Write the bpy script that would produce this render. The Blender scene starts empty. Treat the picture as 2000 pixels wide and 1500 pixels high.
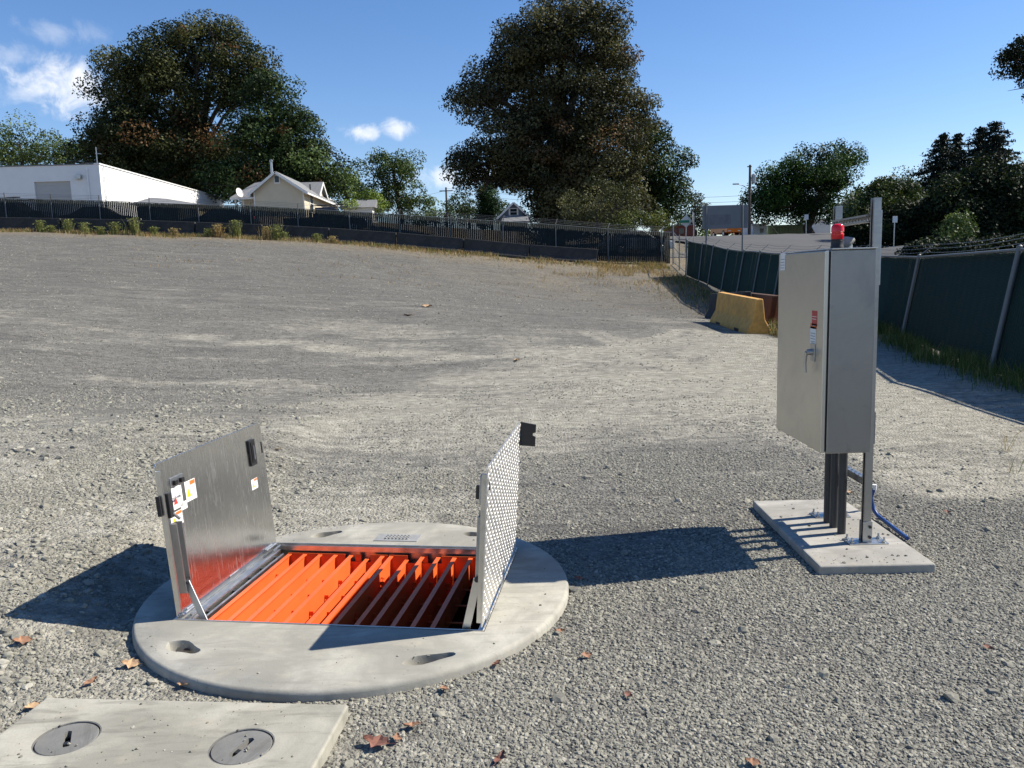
import bpy, bmesh, math, random
import numpy as np
from mathutils import Vector, Matrix
random.seed(7); rng = np.random.default_rng(7)
S = bpy.context.scene
COL = S.collection
R = math.radians

# ------------------------------------------------------------------ camera
F = 1560.0; PITCH = R(7.65); ROLL = R(-1.6); CAMH = 1.6
up_c = np.array([math.sin(ROLL), -math.cos(PITCH)*math.cos(ROLL), -math.sin(PITCH)*math.cos(ROLL)])
fw_c = np.array([0, 0, 1.0]) - up_c*up_c[2]; fw_c /= np.linalg.norm(fw_c)
rt_c = np.cross(fw_c, up_c)
CM = np.stack([rt_c, fw_c, up_c])            # world = CM @ cam (x right, y down, z forward)
cam = bpy.data.cameras.new('camera'); cam.sensor_width = 36; cam.lens = F/2000*36
cam.clip_start = 0.05; cam.clip_end = 3000
camo = bpy.data.objects.new('camera', cam); COL.objects.link(camo)
mw = Matrix.Identity(4)
for i in range(3):
    mw[i][0] = CM[i, 0]; mw[i][1] = -CM[i, 1]; mw[i][2] = -CM[i, 2]
mw[2][3] = CAMH
camo.matrix_world = mw
S.camera = camo

# ------------------------------------------------------------------ sky and sun
SUN_EL = 43.0; SUN_AZ = 10.6                 # azimuth measured from +X towards +Y
W = bpy.data.worlds.new('World'); S.world = W; W.use_nodes = True
nt = W.node_tree; nt.nodes.clear()
def N(nt, t, **kw):
    n = nt.nodes.new(t)
    for k, v in kw.items():
        if k == 'ins':
            for a, b in v.items(): n.inputs[a].default_value = b
        else: setattr(n, k, v)
    return n
out = N(nt, 'ShaderNodeOutputWorld')
bg = N(nt, 'ShaderNodeBackground'); bg.inputs['Strength'].default_value = 0.086
sky = N(nt, 'ShaderNodeTexSky', sky_type='NISHITA', sun_disc=False)
sky.sun_elevation = R(SUN_EL); sky.sun_rotation = R(90 - SUN_AZ)
sky.air_density = 1.0; sky.dust_density = 0.05; sky.ozone_density = 2.0
geo = N(nt, 'ShaderNodeTexCoord')
def pix_dir(u, v):
    d = CM @ np.array([(u-1000)/F, (v-750)/F, 1.0]); return d/np.linalg.norm(d)
# small fair-weather clouds low in the sky: noise-shaped patches about a few directions
clouds = [(105, 165, .062, .026, .95), (50, 180, .05, .016, .5), (115, 62, .035, .014, .28), (35, 112, .03, .015, .32),
          (702, 258, .021, .010, .85), (779, 250, .019, .011, .8), (868, 345, .036, .013, .75), (925, 338, .03, .012, .6)]
nz = N(nt, 'ShaderNodeTexNoise', ins={'Scale': 30.0, 'Detail': 8.0, 'Roughness': 0.62, 'Distortion': 0.4})
nt.links.new(geo.outputs['Generated'], nz.inputs['Vector'])
total = None
for (u, v, ra, rb, amt) in clouds:
    d = pix_dir(u, v); side = np.cross(d, [0, 0, 1]); side /= np.linalg.norm(side); upv = np.cross(side, d)
    def dot(vec):
        n = N(nt, 'ShaderNodeVectorMath', operation='DOT_PRODUCT'); n.inputs[1].default_value = tuple(vec)
        nt.links.new(geo.outputs['Generated'], n.inputs[0]); return n.outputs['Value']
    def m(op, a, b=None):
        n = N(nt, 'ShaderNodeMath', operation=op)
        for i, x in enumerate((a, b)):
            if x is None: continue
            if isinstance(x, (int, float)): n.inputs[i].default_value = x
            else: nt.links.new(x, n.inputs[i])
        return n.outputs[0]
    a = m('POWER', m('DIVIDE', dot(side), ra), 2.0); b = m('POWER', m('DIVIDE', dot(upv), rb), 2.0)
    r = m('SQRT', m('ADD', a, b))
    val = m('SUBTRACT', m('ADD', m('MULTIPLY', nz.outputs['Fac'], 3.4), -0.72), m('MULTIPLY', r, 1.0))
    mr = N(nt, 'ShaderNodeMapRange', interpolation_type='SMOOTHSTEP', ins={1: -0.25, 2: 1.15, 3: 0.0, 4: amt}); nt.links.new(val, mr.inputs[0])
    front = m('GREATER_THAN', dot(d), 0.5)
    o_ = m('MULTIPLY', mr.outputs[0], front)
    total = o_ if total is None else m('MAXIMUM', total, o_)
hs = N(nt, 'ShaderNodeHueSaturation', ins={'Saturation': 1.22, 'Value': 1.0})
nt.links.new(sky.outputs[0], hs.inputs['Color'])
mx = N(nt, 'ShaderNodeMix', data_type='RGBA')
nt.links.new(total, mx.inputs['Factor']); tint = N(nt, 'ShaderNodeMix', data_type='RGBA', blend_type='MULTIPLY'); tint.inputs['Factor'].default_value = 1.0; tint.inputs['B'].default_value = (1.02, .98, 1.09, 1); nt.links.new(hs.outputs[0], tint.inputs['A']); nt.links.new(tint.outputs['Result'], mx.inputs['A'])
mx.inputs['B'].default_value = (7.6, 7.8, 8.2, 1)
nt.links.new(mx.outputs['Result'], bg.inputs['Color']); nt.links.new(bg.outputs[0], out.inputs[0])
sd = np.array([math.cos(R(SUN_AZ))*math.cos(R(SUN_EL)), math.sin(R(SUN_AZ))*math.cos(R(SUN_EL)), math.sin(R(SUN_EL))])
sun = bpy.data.lights.new('sun', 'SUN'); sun.energy = 5.0; sun.angle = R(0.53); sun.color = (1.0, 0.93, 0.81)
suno = bpy.data.objects.new('sun', sun); COL.objects.link(suno)
suno.rotation_euler = Vector(sd).to_track_quat('Z', 'Y').to_euler(); suno.location = (30, 5, 30)
vs = S.view_settings; vs.view_transform = 'Standard'; vs.look = 'None'; vs.exposure = 0.72; vs.gamma = 1.0; vs.use_curve_mapping = False
S.cycles.sample_clamp_indirect = 2.5; S.cycles.caustics_reflective = False; S.cycles.caustics_refractive = False
S.render.resolution_x = 1024; S.render.resolution_y = 768

# ------------------------------------------------------------------ pixel -> place
def ray(u, v): return CM @ np.array([(u-1000)/F, (v-750)/F, 1.0])
def PZ(u, v, z=0.0):
    d = ray(u, v); return d*((z-CAMH)/d[2]) + np.array([0, 0, CAMH])
def PY(u, v, Y):
    d = ray(u, v); return d*(Y/d[1]) + np.array([0, 0, CAMH])
def PX(u, v, X):
    d = ray(u, v); return d*(X/d[0]) + np.array([0, 0, CAMH])
def PP(u, v, p0, n):
    d = ray(u, v); o = np.array([0, 0, CAMH]); t = np.dot(np.asarray(p0)-o, n)/np.dot(d, n); return o + d*t

# ------------------------------------------------------------------ terrain
FENCE = [(-60, 386, 450), (0, 387, 450), (194, 392, 455), (387, 400, 459), (489, 402, 462), (682, 413, 473), (780, 419, 481), (880, 426, 489), (1085, 439, 505), (1187, 447, 512), (1312, 454, 516)]
def fenceY(u): return 48.5 + (46.7-48.5)*u/1312.0
ctrl = []
for x in (-8, -4, -1, 2, 5, 8):
    for y in (-4, 0, 3, 6, 9): ctrl.append((x, y, 0.0 if x > -6 else 0.15))
for (u, vt, vb) in FENCE:
    p = PY(u, vb, fenceY(u)); ctrl.append(tuple(p))
ctrl += [(8.6, 17.5, 0.0), (6.9, 11.3, 0.0), (5.7, 20, .2), (0, 14, .12), (4, 14, .05), (-5, 14, .3), (-10, 14, .7), (-14, 8, .5), (0, 25, .75), (-10, 25, 1.6), (-22, 25, 2.3), (12, 10, .1), (14, 18, .6), (30, 10, .6), (30, -10, 0)]
RPOST = [(1511, 495), (1474, 491), (1445, 490), (1417, 486), (1387, 478), (1366, 475), (1346, 470)]
RFX = lambda y: float(np.interp(y, [-5, 2, 6, 11.34, 17.7, 28, 36, 42.5], [6.2, 6.42, 6.6, 6.9, 8.73, 9.0, 9.15, 9.35]))
rfz = []
for (u, v) in RPOST:
    d = ray(u, v); yy = np.linspace(18, 43, 600); xx = np.array([RFX(y)+.28 for y in yy]); k = int(np.argmin(np.abs(xx/yy-d[0]/d[1]))); rfz.append((yy[k], PY(u, v, yy[k])[2]-1.78))
for y, z in rfz: ctrl.append((RFX(y), y, z))
ctrl += [(7.8, 14.5, 0.), (6.7, 8.5, 0.), (6.6, 5.6, 0.)]
ctrl += [tuple(PY(1740, 491, 30)), tuple(PY(1500, 465, 65)), tuple(PY(1350, 470, 65)), tuple(PY(1700, 470, 60)), tuple(PY(1950, 494, 30))]
ctrl += [tuple(PY(200, 441, 62)), tuple(PY(-200, 441, 62)), tuple(PY(590, 424, 72)), tuple(PY(1050, 487, 70)), tuple(PY(380, 415, 90)), tuple(PY(1500, 462, 100)), tuple(PY(900, 450, 110)), (-60, 40, 6.2), (-60, 10, 2.5), (-60, -20, 0), (0, -40, 0), (60, 60, 4.5), (60, 0, 1), (-80, 120, 9), (0, 150, 7), (80, 150, 6), (-300, 300, 9), (0, 400, 8), (300, 300, 8), (-300, -100, 2), (300, -100, 2), (0, -200, 0)]
ctrl = np.array(ctrl, float)
def _phi(r2): return np.sqrt(r2 + 25.0)
_A = _phi(((ctrl[:, None, :2]-ctrl[None, :, :2])**2).sum(-1)) + 0.0*np.eye(len(ctrl))
_w = np.linalg.solve(np.block([[_A, np.ones((len(ctrl), 1))], [np.ones((1, len(ctrl))), np.zeros((1, 1))]]), np.append(ctrl[:, 2], 0))
def sst(a, b, x): t = np.clip((x-a)/(b-a), 0, 1); return t*t*(3-2*t)
def HH(x, y):
    x = np.asarray(x, float); y = np.asarray(y, float); sh = x.shape; X = x.ravel(); Y = y.ravel()
    o = np.empty(len(X))
    for i in range(0, len(X), 20000):
        d = (X[i:i+20000, None]-ctrl[None, :, 0])**2 + (Y[i:i+20000, None]-ctrl[None, :, 1])**2
        o[i:i+20000] = _phi(d) @ _w[:-1] + _w[-1]
    flat = sst(7.0, 13.0, np.sqrt((X-0.5)**2+(Y-3.5)**2))
    o *= flat
    # gravel bank heaped left of the round slab
    o += 0.15*sst(1.72, 2.45, -X)*sst(2.9, 3.6, Y)*(1-sst(7, 11, Y)) + 0.12*sst(2.5, 4.2, -X)*sst(3.5, 5, Y)*(1-sst(8, 12, Y))
    # gentle unevenness, none beside the pads
    far = sst(5.5, 9, np.hypot(X-.3, Y-3.8))
    o += far*(0.02*np.sin(X*1.3+.5*Y)+.018*np.sin(Y*.9-.35*X+1)+.012*np.sin(2.3*X-1.7*Y))
    return o.reshape(sh)
def H(x, y): return float(HH(np.array([x]), np.array([y]))[0])

# ------------------------------------------------------------------ materials
def mat(name):
    m = bpy.data.materials.new(name); m.use_nodes = True
    return m, m.node_tree, m.node_tree.nodes['Principled BSDF']
def simple(name, col, rough=.6, metal=0.0, var=.12, scale=6.0, bump=.0, bscale=60., spec=None, aniso=None):
    m, t, b = mat(name)
    tc = N(t, 'ShaderNodeTexCoord'); nz = N(t, 'ShaderNodeTexNoise', ins={'Scale': scale, 'Detail': 6.0, 'Roughness': .62})
    t.links.new(tc.outputs['Object'], nz.inputs['Vector'])
    rp = N(t, 'ShaderNodeValToRGB'); c = np.array(col)
    rp.color_ramp.elements[0].position = .3; rp.color_ramp.elements[1].position = .72
    rp.color_ramp.elements[0].color = (*np.clip(c*(1-var), 0, 1), 1); rp.color_ramp.elements[1].color = (*np.clip(c*(1+var), 0, 1), 1)
    t.links.new(nz.outputs['Fac'], rp.inputs[0]); t.links.new(rp.outputs[0], b.inputs['Base Color'])
    mr = N(t, 'ShaderNodeMapRange', ins={1: .3, 2: .7, 3: rough*.85, 4: min(1, rough*1.15)}); t.links.new(nz.outputs['Fac'], mr.inputs[0]); t.links.new(mr.outputs[0], b.inputs['Roughness'])
    b.inputs['Metallic'].default_value = metal
    if spec is not None: b.inputs['Specular IOR Level'].default_value = spec
    if bump:
        n2 = N(t, 'ShaderNodeTexNoise', ins={'Scale': bscale, 'Detail': 4.0}); t.links.new(tc.outputs['Object'], n2.inputs['Vector'])
        bp = N(t, 'ShaderNodeBump', ins={'Strength': bump, 'Distance': .01}); t.links.new(n2.outputs['Fac'], bp.inputs['Height']); t.links.new(bp.outputs[0], b.inputs['Normal'])
    return m
class G:                                     # tiny node-graph helper
    def __init__(s, t): s.t = t
    def n(s, ty, **k): return N(s.t, ty, **k)
    def l(s, a, b): s.t.links.new(a, b)
    def noise(s, vec, scale, detail=5., rough=.6, dist=0.):
        n = s.n('ShaderNodeTexNoise', ins={'Scale': scale, 'Detail': detail, 'Roughness': rough, 'Distortion': dist}); s.l(vec, n.inputs['Vector']); return n.outputs['Fac']
    def ramp(s, f, a, b, c0=0., c1=1.):
        n = s.n('ShaderNodeMapRange', interpolation_type='SMOOTHSTEP', ins={1: a, 2: b, 3: c0, 4: c1}); s.l(f, n.inputs[0]); return n.outputs[0]
    def mix(s, f, a, b, bt='MIX'):
        n = s.n('ShaderNodeMix', data_type='RGBA', blend_type=bt)
        for k, x in (('Factor', f), ('A', a), ('B', b)):
            if isinstance(x, (int, float)): n.inputs[k].default_value = x
            elif isinstance(x, tuple): n.inputs[k].default_value = (*x, 1)
            else: s.l(x, n.inputs[k])
        return n.outputs['Result']
    def math(s, op, a, b=0.):
        n = s.n('ShaderNodeMath', operation=op)
        for i, x in enumerate((a, b)):
            if isinstance(x, (int, float)): n.inputs[i].default_value = x
            else: s.l(x, n.inputs[i])
        return n.outputs[0]
    def mapping(s, vec, sc=(1, 1, 1), rot=(0, 0, 0), loc=(0, 0, 0)):
        n = s.n('ShaderNodeMapping'); n.inputs['Scale'].default_value = sc; n.inputs['Rotation'].default_value = rot; n.inputs['Location'].default_value = loc
        s.l(vec, n.inputs['Vector']); return n.outputs[0]

def concrete(name, base=(.40, .385, .34), dark=.6, pits=True):
    m, t, b = mat(name); g = G(t); tc = g.n('ShaderNodeTexCoord').outputs['Object']
    big = g.noise(tc, 2.2, 6, .62, .6); mid = g.noise(tc, 9, 6, .65); fine = g.noise(tc, 120, 3)
    str_ = g.noise(g.mapping(tc, (1.5, 7, 1), (0, 0, .5)), 2.0, 5, .6, 1.0)
    c = g.mix(g.ramp(big, .35, .68), tuple(np.array(base)*.66), tuple(np.array(base)*1.12))
    c = g.mix(g.ramp(mid, .5, .8, 0, .5), c, tuple(np.array(base)*np.array([1.1, 1.02, .9])))
    c = g.mix(g.ramp(str_, .46, .72, 0, .7), c, tuple(np.array(base)*dark))
    c = g.mix(g.ramp(fine, .35, .75, 0, .25), c, tuple(np.array(base)*.7))
    vor = g.n('ShaderNodeTexVoronoi', ins={'Scale': 26.0, 'Randomness': 1.0}); g.l(tc, vor.inputs['Vector'])
    pitm = g.math('MULTIPLY', g.ramp(vor.outputs['Distance'], .05, .16, 1, 0), g.ramp(mid, .47, .6))
    if pits: c = g.mix(g.math('MULTIPLY', pitm, .6), c, tuple(np.array(base)*.35))
    g.l(c, b.inputs['Base Color']); b.inputs['Roughness'].default_value = .88
    hgt = g.math('ADD', g.math('MULTIPLY', fine, .3), g.math('ADD', g.math('MULTIPLY', mid, .8), g.math('MULTIPLY', pitm, -.6)))
    bp = g.n('ShaderNodeBump', ins={'Strength': .35, 'Distance': .006}); g.l(hgt, bp.inputs['Height']); g.l(bp.outputs[0], b.inputs['Normal'])
    return m

def brushed(name, col=(.62, .62, .6), rough=.3, axis=(1, 1, 30), smudge=.15, scratch=0.0, grime=.0):
    m, t, b = mat(name); g = G(t); tc = g.n('ShaderNodeTexCoord').outputs['Object']
    br = g.noise(g.mapping(tc, axis), 14, 3, .6); sm = g.noise(tc, 3.0, 6, .65, .8); sm2 = g.noise(tc, 11.0, 5, .6, .4)
    c = g.mix(g.ramp(sm, .4, .75, 0, .55), tuple(col), tuple(np.array(col)*(1-smudge*1.6)))
    c = g.mix(g.ramp(sm2, .6, .75, 0, .35), c, tuple(np.array(col)*(1-smudge*2.4)))
    rg = g.math('ADD', g.ramp(br, .3, .7, rough*.85, rough*1.15), g.ramp(sm, .5, .8, 0, smudge*.7))
    metal = 1.0
    nrm = g.math('MULTIPLY', br, .3)
    if scratch:
        sc = None
        for (rot, sx, off) in ((.12, 60, 0), (-.18, 75, 3.1), (.34, 52, 7.7), (-.05, 90, 11.3)):
            mp = g.mapping(tc, (1, sx, 1.3), (rot, 0, 0), (off, off*1.7, off*.6))
            v = g.noise(mp, 1.0, 2, .4, .15)
            line = g.math('MULTIPLY', g.ramp(g.math('ABSOLUTE', g.math('SUBTRACT', v, .5)), 0, .012, 1, 0), g.ramp(g.noise(g.mapping(tc, (1, 4, 2.2), (0, 0, 0), (off, 0, off)), 2.2, 2), .5, .62))
            sc = line if sc is None else g.math('MAXIMUM', sc, line)
        sc = g.math('MULTIPLY', sc, scratch)
        c = g.mix(sc, c, (.85, .84, .8)); rg = g.math('ADD', rg, g.math('MULTIPLY', sc, .5))
    if grime: c = g.mix(g.ramp(sm2, .52, .7, 0, grime), c, (.2, .19, .17))
    g.l(c, b.inputs['Base Color']); g.l(rg, b.inputs['Roughness']); b.inputs['Metallic'].default_value = metal
    bp = g.n('ShaderNodeBump', ins={'Strength': .12, 'Distance': .001}); g.l(nrm, bp.inputs['Height']); g.l(bp.outputs[0], b.inputs['Normal'])
    return m

def ground_mat():
    m, t, b = mat('gravel_ground'); g = G(t)
    pos = g.n('ShaderNodeNewGeometry').outputs['Position']; at = g.n('ShaderNodeAttribute', attribute_name='zone')
    sep = g.n('ShaderNodeSeparateColor'); g.l(at.outputs['Color'], sep.inputs[0])
    dust, dry, shade = sep.outputs[0], sep.outputs[1], sep.outputs[2]
    n1 = g.noise(pos, .55, 6, .62, .4); n2 = g.noise(g.mapping(pos, (.35, 1.5, 1), (0, 0, -.08)), 1.0, 6, .65, .5)
    n3 = g.noise(pos, 7, 6, .68); fine = g.noise(pos, 45, 5, .7); grit = g.noise(pos, 160, 2, .6)
    vor = g.n('ShaderNodeTexVoronoi', ins={'Scale': 42.0}); g.l(pos, vor.inputs['Vector'])
    vor2 = g.n('ShaderNodeTexVoronoi', ins={'Scale': 95.0}); g.l(pos, vor2.inputs['Vector'])
    cell = g.n('ShaderNodeSeparateColor'); g.l(vor.outputs['Color'], cell.inputs[0])
    grey = g.mix(g.ramp(fine, .3, .72), (.10, .097, .088), (.215, .208, .182))
    grey = g.mix(g.ramp(cell.outputs[0], .1, .95, 0, .5), grey, (.26, .25, .218))
    grey = g.mix(g.ramp(cell.outputs[1], .75, .95, 0, .6), grey, (.04, .04, .041))
    dustc = g.mix(g.ramp(n3, .3, .7), (.275, .26, .212), (.405, .385, .32))
    dustc = g.mix(g.ramp(grit, .5, .75, 0, .45), dustc, (.14, .135, .125))
    mask = g.math('ADD', dust, g.math('MULTIPLY', g.math('SUBTRACT', g.math('ADD', n1, n2), 1.0), 1.5))
    mask = g.math('ADD', mask, g.math('MULTIPLY', g.math('SUBTRACT', n3, .5), .9))
    mask = g.ramp(mask, .05, 1.0)
    c = g.mix(mask, grey, dustc)
    dk = g.ramp(g.noise(g.mapping(pos, (.5, 2.6, 1), (0, 0, .05), (5, 2, 0)), 1.0, 5, .6, .6), 0.52, .66, 0, .5)
    c = g.mix(g.math('MULTIPLY', dk, g.math('SUBTRACT', 1.0, g.math('MULTIPLY', dust, .55))), c, (.07, .069, .067))
    sxyz = g.n('ShaderNodeSeparateXYZ'); g.l(pos, sxyz.inputs[0]); far_m = g.ramp(sxyz.outputs[1], 11., 26.)
    blot = g.noise(g.mapping(pos, (.55, 1.3, 1), (0, 0, .1), (3, 1, 0)), 1.6, 8, .72, .6)
    c = g.mix(g.math('MULTIPLY', g.ramp(blot, .30, .68, 0, .8), far_m), c, (.105, .101, .092))
    c = g.mix(g.math('MULTIPLY', g.ramp(g.noise(pos, 3.2, 6, .75), .56, .7, 0, .5), far_m), c, (.26, .235, .19))
    grain = g.ramp(g.noise(g.mapping(pos, (.7, 1.2, 1)), 8.0, 9, .82), .28, .72, .60, 1.36); gcol = g.n('ShaderNodeCombineColor'); [g.l(grain, gcol.inputs[i]) for i in range(3)]
    c = g.mix(1.0, c, gcol.outputs[0], 'MULTIPLY')
    dryc = g.mix(g.ramp(fine, .3, .7), (.16, .12, .07), (.36, .28, .16))
    c = g.mix(g.math('MULTIPLY', dry, g.ramp(n3, .38, .6)), c, dryc)
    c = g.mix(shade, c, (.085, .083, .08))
    g.l(c, b.inputs['Base Color']); b.inputs['Roughness'].default_value = .95; b.inputs['Specular IOR Level'].default_value = .2
    hgt = g.math('ADD', g.math('MULTIPLY', vor.outputs['Distance'], -1.1), g.math('ADD', g.math('MULTIPLY', fine, .9), g.math('MULTIPLY', vor2.outputs['Distance'], -.5)))
    hgt = g.math('ADD', hgt, g.math('MULTIPLY', n3, 1.6))
    bp = g.n('ShaderNodeBump', ins={'Strength': .8, 'Distance': .02}); g.l(hgt, bp.inputs['Height']); g.l(bp.outputs[0], b.inputs['Normal'])
    return m

def leaf_mat(name, trans=.22, rough=.55):
    m, t, b = mat(name); g = G(t)
    at = g.n('ShaderNodeAttribute', attribute_name='Col')
    g.l(at.outputs['Color'], b.inputs['Base Color']); b.inputs['Roughness'].default_value = rough; b.inputs['Specular IOR Level'].default_value = .12
    tr = g.n('ShaderNodeBsdfTranslucent'); g.l(g.mix(1.0, at.outputs['Color'], (1.0, 1.0, .55), 'MULTIPLY'), tr.inputs['Color'])
    ms = g.n('ShaderNodeMixShader', ins={0: trans}); g.l(b.outputs[0], ms.inputs[1]); g.l(tr.outputs[0], ms.inputs[2])
    g.l(ms.outputs[0], t.nodes['Material Output'].inputs[0])
    return m

def stone_mat(name):
    m, t, b = mat(name); g = G(t)
    rnd = g.n('ShaderNodeObjectInfo').outputs['Random']; tc = g.n('ShaderNodeTexCoord').outputs['Object']
    rp = g.n('ShaderNodeValToRGB'); cr = rp.color_ramp; cr.interpolation = 'LINEAR'
    for p, c in ((0., (.105, .104, .095)), (.22, (.165, .161, .14)), (.55, (.225, .217, .18)), (.82, (.285, .274, .225)), (.95, (.335, .32, .265)), (1., (.40, .385, .33))):
        e = cr.elements[0] if p == 0. else (cr.elements[len(cr.elements)-1] if p == 1. else cr.elements.new(p)); e.color = (*c, 1)
    g.l(rnd, rp.inputs[0])
    c = g.mix(g.ramp(g.noise(tc, 2.5, 4), .35, .7, 0, .5), rp.outputs[0], (.29, .277, .225))
    g.l(c, b.inputs['Base Color']); b.inputs['Roughness'].default_value = .9; b.inputs['Specular IOR Level'].default_value = .2
    return m

M = {}
M['ground'] = ground_mat(); M['stone'] = stone_mat('crushed_stone')
M['slab'] = concrete('slab_concrete', (.40, .385, .33)); M['pad'] = concrete('pad_concrete', (.39, .375, .335)); M['valve_slab'] = concrete('valve_slab_concrete', (.37, .355, .295), .42)
M['rough_concrete'] = concrete('weathered_concrete', (.042, .041, .04), .5)
M['alu_mirror'] = brushed('mill_aluminium', (.70, .70, .69), .19, (1, 1, 22), .10, .55)
M['alu'] = brushed('aluminium', (.66, .65, .62), .34, (1, 1, 8), .15, 0, .25)
M['tread'] = brushed('tread_plate', (.78, .76, .72), .46, (1, 1, 3), .1)
M['stainless_body'] = brushed('reflection_darkened_steel', (.31, .312, .312), .4, (1, 1, 40), .15)  # body darker than the door: dim reflection on its side painted into colour
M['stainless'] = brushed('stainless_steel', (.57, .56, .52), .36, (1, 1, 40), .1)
M['galv'] = brushed('galvanised_steel', (.46, .47, .47), .42, (4, 4, 4), .22)
M['galv_dark'] = brushed('dull_galvanised', (.26, .27, .28), .5, (4, 4, 4), .2)
M['strut'] = brushed('strut_steel', (.40, .40, .395), .4, (1, 1, 6), .2)
M['dark_steel'] = simple('dark_steel', (.05, .05, .052), .45, .6)
M['black'] = simple('black_plastic', (.012, .012, .013), .5)
M['pvc'] = simple('dark_grey_pvc', (.045, .046, .048), .5, 0, .2)
M['blue'] = simple('blue_pipe', (.012, .06, .22), .45)
M['orange'] = simple('safety_orange_paint', (.80, .135, .03), .42, 0, .08, 4, .05, 90)
M['red_lens'] = simple('red_lens', (.75, .01, .02), .12)
M['white'] = simple('white_label', (.78, .78, .76), .5, 0, .04); M['lab_orange'] = simple('orange_print', (.8, .16, .03), .5, 0, .04)
M['lab_yellow'] = simple('yellow_print', (.85, .62, .02), .5, 0, .04); M['lab_red'] = simple('red_print', (.5, .05, .04), .5, 0, .06); M['lab_text'] = simple('grey_print', (.3, .3, .3), .6, 0, .04)
M['plate_grey'] = simple('dusty_zinc', (.27, .275, .27), .6, 0, .15, 20)
M['iron'] = concrete('cast_iron_grey', (.21, .208, .195), .4)
M['post_grey'] = simple('dull_grey_post', (.13, .145, .15), .55, 0, .2); M['wire'] = simple('dark_wire', (.05, .06, .06), .6, .3)
M['slat'] = simple('green_slat', (.015, .038, .028), .75, 0, .25, 3, spec=.2); M['slat_black'] = simple('black_slat', (.017, .022, .022), .8, 0, .25, 3, spec=.15)
M['yellow'] = simple('yellow_barrier_paint', (.58, .31, .075), .75, 0, .28, 5, .2, 40)
M['rust'] = simple('rusty_brown', (.085, .04, .02), .85, 0, .35, 4, .2, 30)
M['bark'] = simple('bark', (.055, .045, .036), .95, 0, .35, 5, .5, 14)
M['leaf'] = leaf_mat('foliage'); M['grass'] = leaf_mat('weeds', .3, .7); M['needle'] = leaf_mat('needles', .08)
M['dry_leaf'] = simple('dry_leaf', (.27, .145, .085), .8, 0, .35, 30)
M['white_wall'] = simple('white_painted_block', (.78, .78, .77), .8, 0, .04, 1.2, .1, 8)
M['door_grey'] = simple('grey_roller_door', (.42, .42, .41), .7, 0, .05)
M['siding'] = simple('cream_siding', (.56, .50, .38), .8, 0, .06, 1.5); M['trim'] = simple('white_trim', (.7, .7, .68), .7, 0, .05)
M['roof'] = simple('grey_shingle', (.19, .195, .2), .9, 0, .2, 6, .3, 20); M['glass'] = simple('dark_glass', (.02, .025, .03), .1, 0, .1)
M['blue_siding'] = simple('blue_grey_siding', (.12, .15, .19), .8, 0, .08)
M['asphalt'] = simple('street_asphalt', (.065, .065, .065), .92, 0, .18, .8, .2, 40)
M['wood_pole'] = simple('weathered_pole', (.09, .075, .062), .9, 0, .25, 3)
M['grey_panel'] = simple('grey_panel', (.17, .18, .19), .7, 0, .15, 1.4); M['brick'] = simple('red_brick', (.18, .05, .035), .85, 0, .2, 3)
M['green_box'] = simple('green_paint', (.10, .15, .10), .7, 0, .12); M['truck_orange'] = simple('orange_truck_paint', (.7, .2, .02), .4, 0, .05)
M['sign_green'] = simple('sign_green', (.0, .16, .09), .5, 0, .05); M['tyre'] = simple('tyre', (.015, .015, .015), .8)
M['car_dark'] = simple('dark_car_paint', (.02, .022, .028), .25, .3, .05); M['car_silver'] = simple('silver_car_paint', (.3, .31, .33), .3, .5, .05); M['car_blue'] = simple('blue_car_paint', (.02, .04, .12), .25, .3, .05)
M['canvas'] = simple('grey_fabric', (.34, .34, .31), .9, 0, .1, 12, .2, 80); M['tan'] = simple('tan_siding', (.4, .34, .22), .8, 0, .08)
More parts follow.
